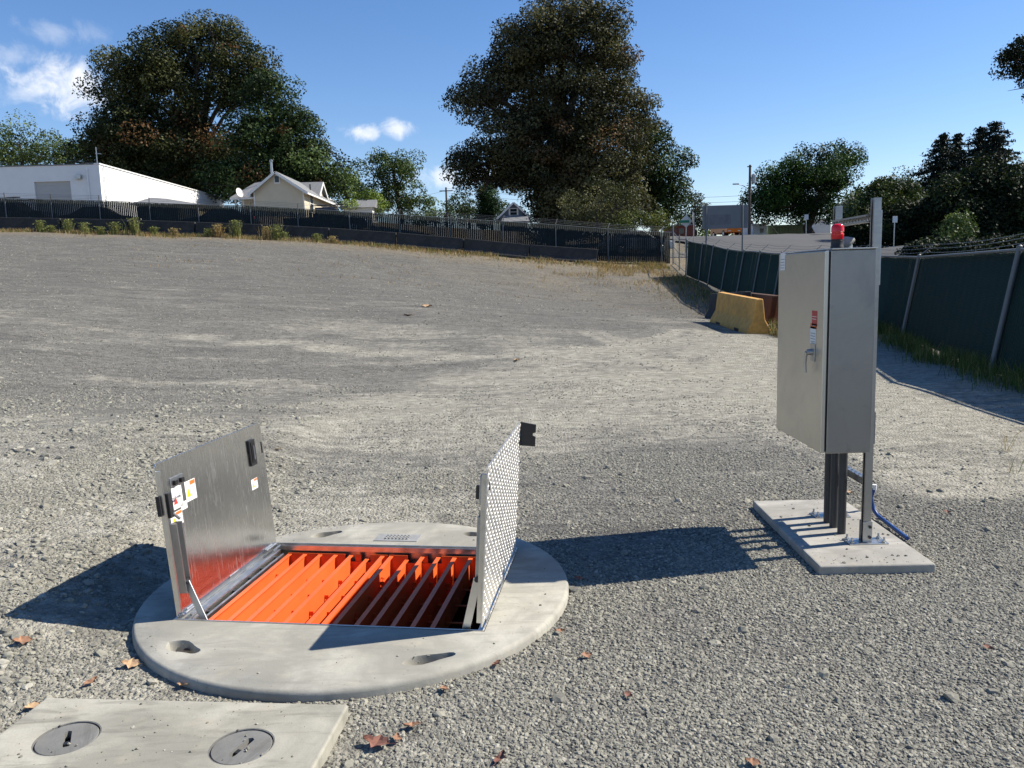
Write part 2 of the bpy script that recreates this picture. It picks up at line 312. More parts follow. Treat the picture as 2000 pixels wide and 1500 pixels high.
# ------------------------------------------------------------------ mesh helpers
def np_(a): return np.asarray(a, float)
class MB:
    def __init__(s): s.v = []; s.f = []
    def add(s, vs, fs):
        o = len(s.v); s.v.extend([tuple(map(float, p)) for p in vs]); s.f.extend([tuple(i+o for i in f) for f in fs]); return s
    def box(s, lo, hi):
        x0, y0, z0 = lo; x1, y1, z1 = hi
        return s.add([(x0, y0, z0), (x1, y0, z0), (x1, y1, z0), (x0, y1, z0), (x0, y0, z1), (x1, y0, z1), (x1, y1, z1), (x0, y1, z1)],
                     [(3, 2, 1, 0), (4, 5, 6, 7), (0, 1, 5, 4), (1, 2, 6, 5), (2, 3, 7, 6), (3, 0, 4, 7)])
    def obox(s, c, ax, ay, az):
        c, ax, ay, az = map(np_, (c, ax, ay, az)); P = []
        for k in (-1, 1):
            for (i, j) in ((-1, -1), (1, -1), (1, 1), (-1, 1)): P.append(c+i*ax+j*ay+k*az)
        return s.add(P, [(3, 2, 1, 0), (4, 5, 6, 7), (0, 1, 5, 4), (1, 2, 6, 5), (2, 3, 7, 6), (3, 0, 4, 7)])
    def bar(s, a, b, w, h, upv=(0, 0, 1)):
        a, b = np_(a), np_(b); d = b-a; L = np.linalg.norm(d); d /= L; sd_ = np.cross(d, np_(upv)); sd_ /= np.linalg.norm(sd_); u = np.cross(sd_, d)
        return s.obox((a+b)/2, d*L/2, sd_*w/2, u*h/2)
    def tube(s, a, b, r0, r1=None, n=8, cap=True):
        return s.path([a, b], [r0, r0 if r1 is None else r1], n, cap)
    def path(s, pts, rs, n=8, cap=True):
        pts = [np_(p) for p in pts]
        if isinstance(rs, (int, float)): rs = [rs]*len(pts)
        V = []; ref = None
        for i, p in enumerate(pts):
            d = pts[min(i+1, len(pts)-1)]-pts[max(i-1, 0)]; d = d/(np.linalg.norm(d)+1e-12)
            if ref is None: ref = np.cross(d, [0, 0, 1.]) if abs(d[2]) < .9 else np.cross(d, [1., 0, 0])
            ref = ref-d*np.dot(ref, d); ref /= np.linalg.norm(ref); o = np.cross(d, ref)
            for k in range(n):
                a = 2*math.pi*k/n; V.append(p+rs[i]*(math.cos(a)*ref+math.sin(a)*o))
        Fs = []
        for i in range(len(pts)-1):
            for k in range(n): Fs.append((i*n+k, i*n+(k+1) % n, (i+1)*n+(k+1) % n, (i+1)*n+k))
        if cap: Fs += [tuple(reversed(range(n))), tuple(range((len(pts)-1)*n, len(pts)*n))]
        return s.add(V, Fs)
    def lathe(s, prof, n=32, c=(0, 0, 0), axis=2, cap=True):
        V = []; Fs = []
        for (r, z) in prof:
            for k in range(n):
                a = 2*math.pi*k/n; V.append((c[0]+r*math.cos(a), c[1]+r*math.sin(a), c[2]+z))
        m = len(prof)
        for i in range(m-1):
            for k in range(n): Fs.append((i*n+k, i*n+(k+1) % n, (i+1)*n+(k+1) % n, (i+1)*n+k))
        if cap: Fs += [tuple(reversed(range(n))), tuple(range((m-1)*n, m*n))]
        return s.add(V, Fs)
    def prism(s, poly, vec):
        poly = [np_(p) for p in poly]; n = len(poly); vec = np_(vec)
        return s.add(poly+[p+vec for p in poly], [tuple(range(n))[::-1], tuple(range(n, 2*n))]+[(i, (i+1) % n, n+(i+1) % n, n+i) for i in range(n)])
    def holed_plate(s, o, ax, ay, L, Wd, n, hr, th, az):
        o, ax, ay, az = map(np_, (o, ax, ay, az)); cell = L/n; V = []; Fs = []; K = 8
        for side in (0, 1):
            for i in range(n):
                cx = (i+.5)*cell; b = len(V); c4 = []
                for k in range(K):
                    a = 2*math.pi*(k+.5)/K; ca, sa = math.cos(a), math.sin(a)
                    sc = min(cell/2/abs(ca), Wd/2/abs(sa)); V.append(o+ax*(cx+ca*sc)+ay*(sa*sc)+az*th*side)
                for k in range(K):
                    a = 2*math.pi*(k+.5)/K; V.append(o+ax*(cx+hr*math.cos(a))+ay*hr*math.sin(a)+az*th*side)
                for k in range(K):
                    q = (b+k, b+(k+1) % K, b+K+(k+1) % K, b+K+k); Fs.append(q if side else q[::-1])
                if side:
                    b0 = b-n*2*K
                    for k in range(K): Fs.append((b0+K+k, b0+K+(k+1) % K, b+K+(k+1) % K, b+K+k))
        return s.add(V, Fs)
    def mesh(s, name, base=None, bevel=0, smooth=False, segs=2):
        me = bpy.data.meshes.new(name); v = s.v
        if base is not None: v = [(p[0]-base[0], p[1]-base[1], p[2]-base[2]) for p in v]
        me.from_pydata(v, [], s.f); me.validate()
        bm = bmesh.new(); bm.from_mesh(me); bmesh.ops.recalc_face_normals(bm, faces=bm.faces)
        if bevel: bmesh.ops.bevel(bm, geom=[e for e in bm.edges if len(e.link_faces) == 2 and e.calc_face_angle(0) > .5], offset=bevel, segments=segs, affect='EDGES', profile=.5, clamp_overlap=True)
        bm.to_mesh(me); bm.free()
        if smooth:
            me.polygons.foreach_set('use_smooth', [True]*len(me.polygons)); me.set_sharp_from_angle(angle=R(38))
        return me
    def build(s, name, m, parent=None, world=True, **kw):
        base = None
        if parent is not None and world: base = base_of(parent)
        o = bpy.data.objects.new(name, s.mesh(name, base, **kw)); COL.objects.link(o)
        o.data.materials.append(M[m] if isinstance(m, str) else m)
        if parent is not None: o.parent = parent
        return o
def base_of(o):
    b = np.zeros(3)
    while o is not None: b += np.array(o.location); o = o.parent
    return b
def tag(o, label=None, cat=None, group=None, kind=None):
    if label: o['label'] = label
    if cat: o['category'] = cat
    if group: o['group'] = group
    if kind: o['kind'] = kind
    return o
def thing(name, loc, label, cat, group=None, rz=0.0):
    o = bpy.data.objects.new(name, None); COL.objects.link(o); o.location = tuple(map(float, loc)); o.rotation_euler = (0, 0, rz)
    o.empty_display_size = .1
    return tag(o, label, cat, group)
def raw_mesh(name, V, Q, cols=None, m=None, parent=None, base=None):
    """quads from numpy; V (n,3), Q (k,4)"""
    me = bpy.data.meshes.new(name); V = np.asarray(V, np.float32)
    if parent is not None: V = V-base_of(parent).astype(np.float32)
    nv, nf = len(V), len(Q); k = Q.shape[1]
    me.vertices.add(nv); me.vertices.foreach_set('co', V.ravel())
    me.loops.add(nf*k); me.loops.foreach_set('vertex_index', np.asarray(Q, np.int32).ravel())
    me.polygons.add(nf); me.polygons.foreach_set('loop_start', np.arange(0, nf*k, k, dtype=np.int32))
    me.update(calc_edges=True)
    if cols is not None:
        a = me.color_attributes.new('Col', 'FLOAT_COLOR', 'POINT'); c4 = np.ones((nv, 4), np.float32); c4[:, :3] = cols; a.data.foreach_set('color', c4.ravel())
    o = bpy.data.objects.new(name, me); COL.objects.link(o)
    if m: me.materials.append(M[m])
    if parent is not None: o.parent = parent
    return o
def copy_tree(o, parent=None):
    c = o.copy(); COL.objects.link(c)
    if parent is not None: c.parent = parent
    for ch in list(o.children): copy_tree(ch, c)
    return c
def boolean(o, cutters):
    for c in cutters:
        md = o.modifiers.new('b', 'BOOLEAN'); md.operation = 'DIFFERENCE'; md.solver = 'EXACT'; md.object = c
    dg = bpy.context.evaluated_depsgraph_get(); me = bpy.data.meshes.new_from_object(o.evaluated_get(dg))
    o.modifiers.clear(); old = o.data; o.data = me; bpy.data.meshes.remove(old)
    for c in cutters: bpy.data.objects.remove(c, do_unlink=True)

# ------------------------------------------------------------------ ground
ZT = 0.045                                          # top of the round slab
SLC = np.array([-0.812, 3.96]); SLR = 1.074          # round slab
def axis(lo, hi, step, far0, far1, growth=1.03):
    a = list(np.arange(lo, hi+1e-6, step)); s = step
    while a[-1] < far1: s *= growth; a.append(a[-1]+s)
    s = step
    while a[0] > far0: s *= growth; a.insert(0, a[0]-s)
    return np.array(a)
gx_ = axis(-3.6, 4.6, .075, -600, 600); gy_ = axis(1.6, 7.5, .075, -150, 900)
GX, GY = np.meshgrid(gx_, gy_); GZ = HH(GX, GY)
far_low = sst(150, 500, np.hypot(GX, GY)); GZ = GZ*(1-far_low)+6*far_low
nx, ny = len(gx_), len(gy_)
idx = np.arange(nx*ny).reshape(ny, nx)
Q = np.stack([idx[:-1, :-1], idx[:-1, 1:], idx[1:, 1:], idx[1:, :-1]], -1).reshape(-1, 4)
inr = (np.hypot(GX-SLC[0], GY-SLC[1]) < SLR-.02).ravel()
Q = Q[~inr[Q].all(1)]
go = raw_mesh('ground', np.stack([GX.ravel(), GY.ravel(), GZ.ravel()], -1), Q, None, 'ground')
go.data.polygons.foreach_set('use_smooth', [True]*len(go.data.polygons))
# zones: r = dusty ground, g = dry grass litter, b = shade painted along the foot of the right fence
def vnoise(x, y, s, seed):
    r = np.random.default_rng(seed); g = r.random((64, 64)); x = x*s; y = y*s
    xi = np.floor(x).astype(int); yi = np.floor(y).astype(int); fx = x-xi; fy = y-yi; fx = fx*fx*(3-2*fx); fy = fy*fy*(3-2*fy)
    a = g[yi % 64, xi % 64]; b = g[yi % 64, (xi+1) % 64]; c = g[(yi+1) % 64, xi % 64]; d = g[(yi+1) % 64, (xi+1) % 64]
    return (a*(1-fx)+b*fx)*(1-fy)+(c*(1-fx)+d*fx)*fy
def fence_right_x(y): return np.interp(y, [-5, 2, 6, 11.34, 17.7, 28, 36, 42.5], [6.2, 6.42, 6.6, 6.9, 8.73, 9.0, 9.15, 9.35])
def dustf(x, y):
    d = .52*sst(5.2, 8, y)*(1-sst(13, 22, y))+.10
    d += .55*np.exp(-((y-10.2-.1*x)/2.4)**2)*sst(-6, 3, x)
    d += 1.5*sst(2.5, 3.3, x-.1*(y-6))*sst(4.9, 5.6, y)*(1-sst(14, 20, y))               # fine pale soil towards the right fence
    d += .35*np.exp(-((y-5.6-.2*x)/.8)**2)*sst(-3, 0, -x+1)
    d -= .45*np.exp(-((y-9.5+.25*x)/1.6)**2)*sst(1, 4, -x)
    d -= .55*np.exp(-((y-13.2+.1*x)/2.2)**2)*sst(-1.5, 2.5, -x)
    d -= .35*np.exp(-(((x-2.2)/1.8)**2+((y-5.8)/1.0)**2))
    d -= .3*sst(22, 32, y)
    d += .5*sst(.4, -1.0, x)*(1-sst(5.5, 7.5, y))-.3*np.exp(-(((x+3.2)/1.3)**2+((y-6.5)/1.6)**2))
    return d+.5*(vnoise(x, y*1.8, .5, 3)-.5)+.25*(vnoise(x, y*2.2, 1.7, 5)-.5)
def fence_far_dist(x, y): return (47.9-.045*(x+8)) - y
X, Y = GX.ravel(), GY.ravel()
ff = fence_far_dist(X, Y)
dry = sst(6.5, 1.0, ff)*(ff > -2)*(X < 12)*.9 + .55*np.exp(-((ff-7)/5)**2)*sst(-8, 4, X)*(X < 10)*vnoise(X, Y*3, .5, 9)
dry += sst(9, 16, Y)*0 + (Y > 52)*.6
rd = fence_right_x(Y)-X
dry += .5*np.exp(-((rd-1.2)/1.0)**2)*sst(22, 30, Y)*(Y < 46)
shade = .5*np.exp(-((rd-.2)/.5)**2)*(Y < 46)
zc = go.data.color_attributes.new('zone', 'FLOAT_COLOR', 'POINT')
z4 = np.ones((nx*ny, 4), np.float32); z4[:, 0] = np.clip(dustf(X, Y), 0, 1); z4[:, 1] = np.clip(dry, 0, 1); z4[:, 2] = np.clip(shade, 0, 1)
# faint pale wheel tracks crossing the lot
def track(pts, w, amt):
    pts = np.array(pts); d = np.full(len(X), 1e9)
    for a, b in zip(pts[:-1], pts[1:]):
        ab = b-a; t = np.clip(((X-a[0])*ab[0]+(Y-a[1])*ab[1])/(ab@ab), 0, 1); d = np.minimum(d, np.hypot(X-a[0]-t*ab[0], Y-a[1]-t*ab[1]))
    z4[:, 0] = np.clip(z4[:, 0]+amt*np.exp(-(d/w)**2), 0, 1.3)
for k in (0, 1.7):
    track([(-9+k*.2, 12.5+k), (-3, 12.2+k), (2.5, 13.6+k), (5.2, 17.5+k), (5.6-k*.3, 24+k)], .15, .45)
    track([(-12, 20+k), (-4, 21+k), (4, 20.5+k), (8, 24+k)], .2, .4)
for off in (0, .34):
    track([(9.0, 10.2+off), (6.0, 9.8+off), (3.6, 11.2+off), (2.4+off, 14.), (1.7+off, 18.)], .11, .9)
    track([(-7, 16+off), (-1, 14.6+off), (2.2, 15.3+off), (3.8, 18+off)], .12, .8)
zc.data.foreach_set('color', z4.ravel())
tag(go, kind='structure')

# street beyond the right-hand fence
def drape(name, poly_fn, xs, ys, dz, m):
    A, B = np.meshgrid(xs, ys); Z = HH(A, B)+dz; i = np.arange(A.size).reshape(A.shape)
    q = np.stack([i[:-1, :-1], i[:-1, 1:], i[1:, 1:], i[1:, :-1]], -1).reshape(-1, 4)
    cx = A.ravel()[q].mean(1); cy = B.ravel()[q].mean(1); q = q[poly_fn(cx, cy)]
    o = raw_mesh(name, np.stack([A.ravel(), B.ravel(), Z.ravel()], -1), q, None, m); tag(o, kind='structure'); return o
drape('street', lambda x, y: (x > np.interp(y, [20, 45, 80], [12.5, 12.0, 14.5])) & (x < np.interp(y, [20, 80], [24, 46])), np.linspace(10, 48, 60), np.linspace(20, 82, 80), .14, 'asphalt')

# ------------------------------------------------------------------ gravel stones
def in_rect(x, y, p, ax, ay, lo, hi, m=0.0):
    a = (x-p[0])*ax[0]+(y-p[1])*ax[1]; b = (x-p[0])*ay[0]+(y-p[1])*ay[1]
    return (a > lo[0]-m) & (a < hi[0]+m) & (b > lo[1]-m) & (b < hi[1]+m)
VS_P = PZ(681, 1375, .05)[:2]; VA = R(-5.5)                                      # valve slab: back right corner
VS_AX = np.array([math.cos(VA), math.sin(VA)]); VS_AY = np.array([-math.sin(VA), math.cos(VA)])
VS_LO, VS_HI = (-1.19, -.72), (0, 0)
PAD = [PZ(1600, 1106, .05)[:2], PZ(1819, 1095, .05)[:2], PZ(1643, 967, .05)[:2], PZ(1472, 980, .05)[:2]]
PA = math.atan2(PAD[3][1]-PAD[0][1], PAD[3][0]-PAD[0][0])-math.pi/2
PAD_AX = np.array([math.cos(PA), math.sin(PA)]); PAD_AY = np.array([-math.sin(PA), math.cos(PA)]); PAD_W = .61; PAD_L = 1.24
def blocked(x, y, m=.004):
    return (np.hypot(x-SLC[0], y-SLC[1]) < SLR+m) | in_rect(x, y, VS_P, VS_AX, VS_AY, VS_LO, VS_HI, m) | in_rect(x, y, PAD[0], PAD_AX, PAD_AY, (0, 0), (PAD_W, PAD_L), m)
def scatter(n, x0, x1, y0, y1, dens_fn, smin, smax, pw=2.0, bury=.52):
    x = rng.uniform(x0, x1, n); y = rng.uniform(y0, y1, n)
    vis = np.abs(x) < y*.70+.35
    k = vis & (rng.random(n) < dens_fn(x, y)) & ~blocked(x, y); x, y = x[k], y[k]
    s = smin+(smax-smin)*rng.random(len(x))**pw
    return np.stack([x, y, HH(x, y)+s*(.5-bury)], -1), s
def dn(x, y):
    a = .20+1.35*(vnoise(x, y, 1.6, 21)-.35)+.8*(vnoise(x, y, 5., 22)-.5)
    a = a-.62*np.clip(dustf(x, y), 0, 1.8)+.25
    a += .55*sst(.6, 1.4, x)*(1-sst(4.6, 5.6, y)) + .75*np.exp(-(((x+3.2)/1.3)**2+((y-6.5)/1.8)**2)) + .15*sst(1.7, 2.4, -x)
    a += .5*np.exp(-(((x+.2)/1.2)**2+((y-2.6)/.5)**2)) + .4*(np.hypot(x-SLC[0], y-SLC[1]) < SLR+.12)
    return np.clip(a*1.05-.04, .05, 1)
sets = [scatter(150000, -2.6, 3.6, 2.0, 4.6, dn, .004, .0098, 1.6), scatter(80000, -3.7, 4.2, 4.6, 7.0, dn, .0045, .0105, 1.8),
        scatter(60000, -8, 7, 7.0, 12, lambda x, y: dn(x, y)*.75, .006, .014, 2.2), scatter(26000, -13, 8, 12, 20, lambda x, y: dn(x, y)*.6, .008, .02, 2.6),
        scatter(4200, -3.2, -1.5, 2.9, 7.0, lambda x, y: .9*dn(x, y), .010, .024, 2.0), scatter(2600, -8, -2.2, 5, 12, lambda x, y: np.clip(dn(x, y), 0, 1), .012, .034, 2.2),
        scatter(30000, -26, 9, 20, 44, lambda x, y: .25+.75*(vnoise(x, y*1.6, .8, 31) > .5), .010, .026, 2.6),
        scatter(420, -2.5, 3.6, 2.0, 7, lambda x, y: .8+0*x, .014, .03, 2.5)]
def crumbs(n, f, z, s0_, s1_): p = np.array([f() for _ in range(n)]); s = s0_+(s1_-s0_)*rng.random(n)**3; return np.column_stack([p, z+s*.25]), s
def on_slab():
    while True:
        a = rng.uniform(0, 6.28); r = SLR*(1-.25*rng.random()**2)-.05; p = SLC+r*np.array([math.cos(a), math.sin(a)])
        if not in_rect(p[0], p[1], PZ(345, 1209, ZT)[:2], np.array([math.cos(R(-8.4)), math.sin(R(-8.4))]), np.array([-math.sin(R(-8.4)), math.cos(R(-8.4))]), (0, 0), (1.47, 1.08), .05): return p
sets += [crumbs(150, lambda: PAD[0]+PAD_AX*rng.uniform(.03, PAD_W-.03)+PAD_AY*(PAD_L-.06)*rng.random()**1.5+PAD_AY*.03, .05, .0015, .008), crumbs(90, on_slab, ZT, .0015, .006),
         crumbs(130, lambda: VS_P+VS_AX*rng.uniform(-1.15, -.03)+VS_AY*rng.uniform(-.6, -.02), .05, .0015, .006)]
for (u, v) in ((358, 1264), (838, 1286), (638, 1043)):
    q_ = PZ(u, v, ZT); sets.append(crumbs(40, lambda: q_[:2]+rng.normal(size=2)*np.array([.03, .016]), ZT-.082, .004, .016))
def gravel(name, P, sc):
    n = len(P); me = bpy.data.meshes.new(name); me.vertices.add(n); me.vertices.foreach_set('co', P.astype(np.float32).ravel())
    rot = np.stack([rng.uniform(-.5, .5, n), rng.uniform(-.5, .5, n), rng.uniform(0, 6.28, n)], -1).astype(np.float32)
    scl = (sc[:, None]*np.stack([rng.uniform(.9, 1.5, n), rng.uniform(.8, 1.15, n), rng.uniform(.5, .85, n)], -1)).astype(np.float32)
    for nm, ty, arr, key in (('rot', 'FLOAT_VECTOR', rot, 'vector'), ('scl', 'FLOAT_VECTOR', scl, 'vector'), ('pick', 'INT', rng.integers(0, 6, n).astype(np.int32), 'value')):
        me.attributes.new(nm, ty, 'POINT').data.foreach_set(key, arr.ravel())
    o = bpy.data.objects.new(name, me); COL.objects.link(o)
    ng = bpy.data.node_groups.new(name, 'GeometryNodeTree')
    ng.interface.new_socket('Geometry', in_out='INPUT', socket_type='NodeSocketGeometry'); ng.interface.new_socket('Geometry', in_out='OUTPUT', socket_type='NodeSocketGeometry')
    gi = ng.nodes.new('NodeGroupInput'); gout = ng.nodes.new('NodeGroupOutput'); iop = ng.nodes.new('GeometryNodeInstanceOnPoints')
    g2i = ng.nodes.new('GeometryNodeGeometryToInstance')
    for k in range(6):
        ic = ng.nodes.new('GeometryNodeMeshIcoSphere'); ic.inputs['Subdivisions'].default_value = 2; ic.inputs['Radius'].default_value = 1.0
        sp = ng.nodes.new('GeometryNodeSetPosition'); nz_ = ng.nodes.new('ShaderNodeTexNoise'); nz_.noise_dimensions = '4D'; nz_.inputs['W'].default_value = k*7.3; nz_.inputs['Scale'].default_value = .85; nz_.inputs['Detail'].default_value = 1.5
        p_ = ng.nodes.new('GeometryNodeInputPosition'); sub = ng.nodes.new('ShaderNodeVectorMath'); sub.operation = 'SUBTRACT'; sub.inputs[1].default_value = (.5, .5, .5)
        ml = ng.nodes.new('ShaderNodeVectorMath'); ml.operation = 'SCALE'; ml.inputs['Scale'].default_value = 1.7
        ng.links.new(p_.outputs[0], nz_.inputs['Vector']); ng.links.new(nz_.outputs['Color'], sub.inputs[0]); ng.links.new(sub.outputs[0], ml.inputs[0]); ng.links.new(ml.outputs[0], sp.inputs['Offset'])
        sm = ng.nodes.new('GeometryNodeSetMaterial'); sm.inputs['Material'].default_value = M['stone']
        ss = ng.nodes.new('GeometryNodeSetShadeSmooth'); ss.inputs['Shade Smooth'].default_value = False
        ng.links.new(ic.outputs['Mesh'], sp.inputs['Geometry']); ng.links.new(sp.outputs[0], sm.inputs['Geometry']); ng.links.new(sm.outputs[0], ss.inputs[0]); ng.links.new(ss.outputs[0], g2i.inputs[0])
    def na(nm, ty):
        a = ng.nodes.new('GeometryNodeInputNamedAttribute'); a.data_type = ty; a.inputs['Name'].default_value = nm; return a.outputs['Attribute']
    ng.links.new(gi.outputs[0], iop.inputs['Points']); ng.links.new(g2i.outputs[0], iop.inputs['Instance']); iop.inputs['Pick Instance'].default_value = True
    ng.links.new(na('pick', 'INT'), iop.inputs['Instance Index'])
    e2r = ng.nodes.new('FunctionNodeEulerToRotation'); ng.links.new(na('rot', 'FLOAT_VECTOR'), e2r.inputs[0]); ng.links.new(e2r.outputs[0], iop.inputs['Rotation'])
    ng.links.new(na('scl', 'FLOAT_VECTOR'), iop.inputs['Scale']); ng.links.new(iop.outputs[0], gout.inputs[0])
    md = o.modifiers.new('stones', 'NODES'); md.node_group = ng; me.materials.append(M['stone'])
    return o
gv = gravel('gravel', np.concatenate([a for a, b in sets]), np.concatenate([b for a, b in sets]))
tag(gv, 'loose grey crushed gravel covering the lot', 'gravel', kind='stuff')
# ------------------------------------------------------------------ round vault slab
HA = R(-8.4); HU = np.array([math.cos(HA), math.sin(HA), 0]); HV = np.array([-math.sin(HA), math.cos(HA), 0])
HO = PZ(345, 1209, ZT); HW = 1.465; HL = 1.075       # near left corner of the hatch opening, width, length
def hw(x, y, z=0.): return HO + HU*x + HV*y + np.array([0, 0, z])
slab_t = thing('vault_slab', (SLC[0], SLC[1], 0), 'round pale concrete vault slab with a rectangular hatch opening', 'concrete slab')
mb = MB()
mb.lathe([(SLR, -.16), (SLR, ZT-.022), (SLR-.003, ZT-.012), (SLR-.009, ZT-.004), (SLR-.018, ZT)], 128, (SLC[0], SLC[1], 0))
slab = mb.build('slab', 'slab', slab_t)
cut = []
c = MB(); c.prism([hw(-.012, -.012, -.5), hw(HW+.012, -.012, -.5), hw(HW+.012, HL+.012, -.5), hw(-.012, HL+.012, -.5)], (0, 0, 1.0)); cut.append(c.build('cutter', 'slab'))
for (u, v, L, wd, rot, dp) in ((358, 1264, .10, .045, -.55, .10), (838, 1286, .115, .036, .35, .085), (638, 1043, .10, .045, .5, .09), (930, 1044, .09, .036, -.4, .08)):
    p = PZ(u, v, ZT); c = MB(); n = 20; prof = []
    for (k, z) in ((1.02, .02), (1., 0), (.95, -.012), (.88, -dp*.7), (.7, -dp)):
        prof.append([(p[0]+k*L*math.cos(2*math.pi*i/n)*math.cos(rot)-k*wd*math.sin(2*math.pi*i/n)*(1+.25*math.cos(2*math.pi*i/n*3))*math.sin(rot),
                      p[1]+k*L*math.cos(2*math.pi*i/n)*math.sin(rot)+k*wd*math.sin(2*math.pi*i/n)*(1+.25*math.cos(2*math.pi*i/n*3))*math.cos(rot), ZT+z) for i in range(n)])
    V = sum(prof, []); Fs = [tuple(range(n)), tuple(reversed(range(4*n, 5*n)))]
    for i in range(4):
        for j in range(n): Fs.append((i*n+j, i*n+(j+1) % n, (i+1)*n+(j+1) % n, (i+1)*n+j))
    c.add(V, Fs); cut.append(c.build('cutter', 'slab'))
boolean(slab, cut)
slab.data.polygons.foreach_set('use_smooth', [True]*len(slab.data.polygons)); slab.data.set_sharp_from_angle(angle=R(40))
# shaft wall under the slab and its floor
mb = MB(); n = 48; r = .93
V = [(SLC[0]+r*math.cos(2*math.pi*i/n), SLC[1]+r*math.sin(2*math.pi*i/n), z) for z in (-.162, -2.2) for i in range(n)]
mb.add(V, [(i, (i+1) % n, n+(i+1) % n, n+i) for i in range(n)]+[tuple(range(n, 2*n))]); mb.build('shaft_wall', 'rough_concrete', slab_t)
# flush galvanised plate with a small grid of raised studs, cast into the slab behind the hatch
p = PZ(777, 1051, ZT); mb = MB(); mb.obox(p+[0, 0, .001], HU*.135, HV*.062, (0, 0, .003)); pl = mb.build('embedded_plate', 'plate_grey', slab_t, bevel=.002)
mb = MB()
for i in range(7):
    for j in range(3):
        q = p+HU*(-.066+.022*i)+HV*(-.026+.026*j); mb.lathe([(.009, .004), (.008, .010), (.004, .013)], 8, q)
mb.build('stud_grid', 'plate_grey', pl)
# debris in the lifting pockets
# ------------------------------------------------------------------ access hatch
hatch = thing('access_hatch', HO, 'double leaf aluminium access hatch standing open over orange grates', 'hatch', rz=HA)
def hp(mb, name, m, parent=hatch, **k): return mb.build(name, m, parent, world=False, **k)
TH = .006
mb = MB()
for (a, b) in (((-.01, -.01, -.10), (HW+.01, -.002, .003)), ((-.01, HL+.002, -.10), (HW+.01, HL+.01, .003)), ((-.01, -.0018, -.10), (-.002, HL+.0018, .003)), ((HW+.002, -.0018, -.10), (HW+.01, HL+.0018, .003))): mb.box(a, b)
mb.box((.0, HL-.022, -.03), (HW, HL+.0015, -.024)); mb.box((.0, HL-.028, -.03), (HW, HL-.0222, .0)); mb.box((.0, 0, -.03), (.03, HL-.03, -.024)); mb.box((HW-.03, 0, -.03), (HW, HL-.03, -.024))
hp(mb, 'frame', 'alu')
mb = MB(); mb.box((.034, .02, -.05), (.06, HL-.06, -.012)); hp(mb, 'gutter_rail', 'alu', bevel=.003)
mb = MB(); mb.box((.078, .03, -.06), (.09, HL-.08, -.03)); hp(mb, 'gutter_rail', 'alu', bevel=.003)
for y in (.16, .42, .60, .74, .92):
    mb = MB(); mb.box((.0602, y, -.055), (.0778, y+.02, -.03)); hp(mb, 'gutter_bracket', 'dark_steel')
for y in (.02, HL-.16):
    mb = MB(); mb.tube((.018, y, .010), (.018, y+.13, .010), .008, n=10); mb.tube((.045, y+.03, .0), (.045, y+.12, .0), .006, n=8); hp(mb, 'torsion_rod', 'galv', smooth=True)
def leaf_door(side):
    """side -1: left leaf, inner face towards +x; side +1: right leaf, tread face outwards"""
    x0 = .004 if side < 0 else HW-.004; tx = math.tan(R(4.0))*side; HT = .735
    ax = np.array([tx, 0, 1.0]); ax /= np.linalg.norm(ax); nr = np.cross([0, 1.0, 0], ax)      # nr ~ +x
    P0 = np.array([x0, .0, .012])
    def q(y, h, d=0.): return P0 + np.array([0, y, 0]) + ax*h + nr*d
    y1 = HL
    mb = MB(); poly = [q(.0, 0), q(y1, 0), q(y1, HT-.02), q(y1-.03, HT), q(.012, HT), q(0, HT-.012)]
    mb.prism([p_-nr*TH/2 for p_ in poly], nr*TH)
    door = hp(mb, 'door_leaf', 'alu_mirror' if side < 0 else 'tread', bevel=.0012)
    return door, q, nr, ax
dl, ql, nl, al = leaf_door(-1)
def on_left(u, v):
    """photo point on the inner face -> (along, up) on the leaf"""
    Rm = np.stack([HU, HV, [0, 0, 1.]]); n_w = HU*nl[0]+np.array([0, 0, nl[2]]); p0 = hw(*ql(0, 0))
    d = Rm @ (PP(u, v, p0, n_w)-HO); r = d-ql(0, 0); return r[1], float(np.dot(r, al))
def lbox(y0, y1, h0, h1, d0, d1, q=ql, mb=None):
    mb = mb or MB(); P = [q(y0, h0, d0), q(y1, h0, d0), q(y1, h1, d0), q(y0, h1, d0)]; n_ = q(0, 0, 1)-q(0, 0, 0)
    return mb.prism(P, n_*(d1-d0))
s0 = TH/2
# turned edge strip along the near side, stiffener channel and hold-open arm
lbox(.0, .012, .02, .70, s0, s0+.02).build('edge_strip', 'alu', dl, world=False)
mb = MB(); a0, h0 = on_left(334, 1022); a1, h1 = on_left(350, 1160)
lbox(.045, .052, h1, h0, s0, s0+.035, mb=mb); lbox(.0522, .09, h1, h0, s0, s0+.005, mb=mb); lbox(.0902, .097, h1, h0, s0, s0+.035, mb=mb); mb.build('arm_channel', 'galv', dl, world=False)
arm_top = ql(.07, h1+.05, .03); arm_bot = np.array([.125, .035, -.03])
mb = MB(); mb.bar(arm_top, arm_bot, .007, .034, (1, .0, .6)); mb.build('hold_open_arm', 'galv', dl, world=False, bevel=.002)
mb = MB(); mb.tube(arm_top-np.array([0, .015, 0]), arm_top+np.array([0, .015, 0]), .011, n=10); mb.build('pivot_bolt', 'dark_steel', dl, world=False)
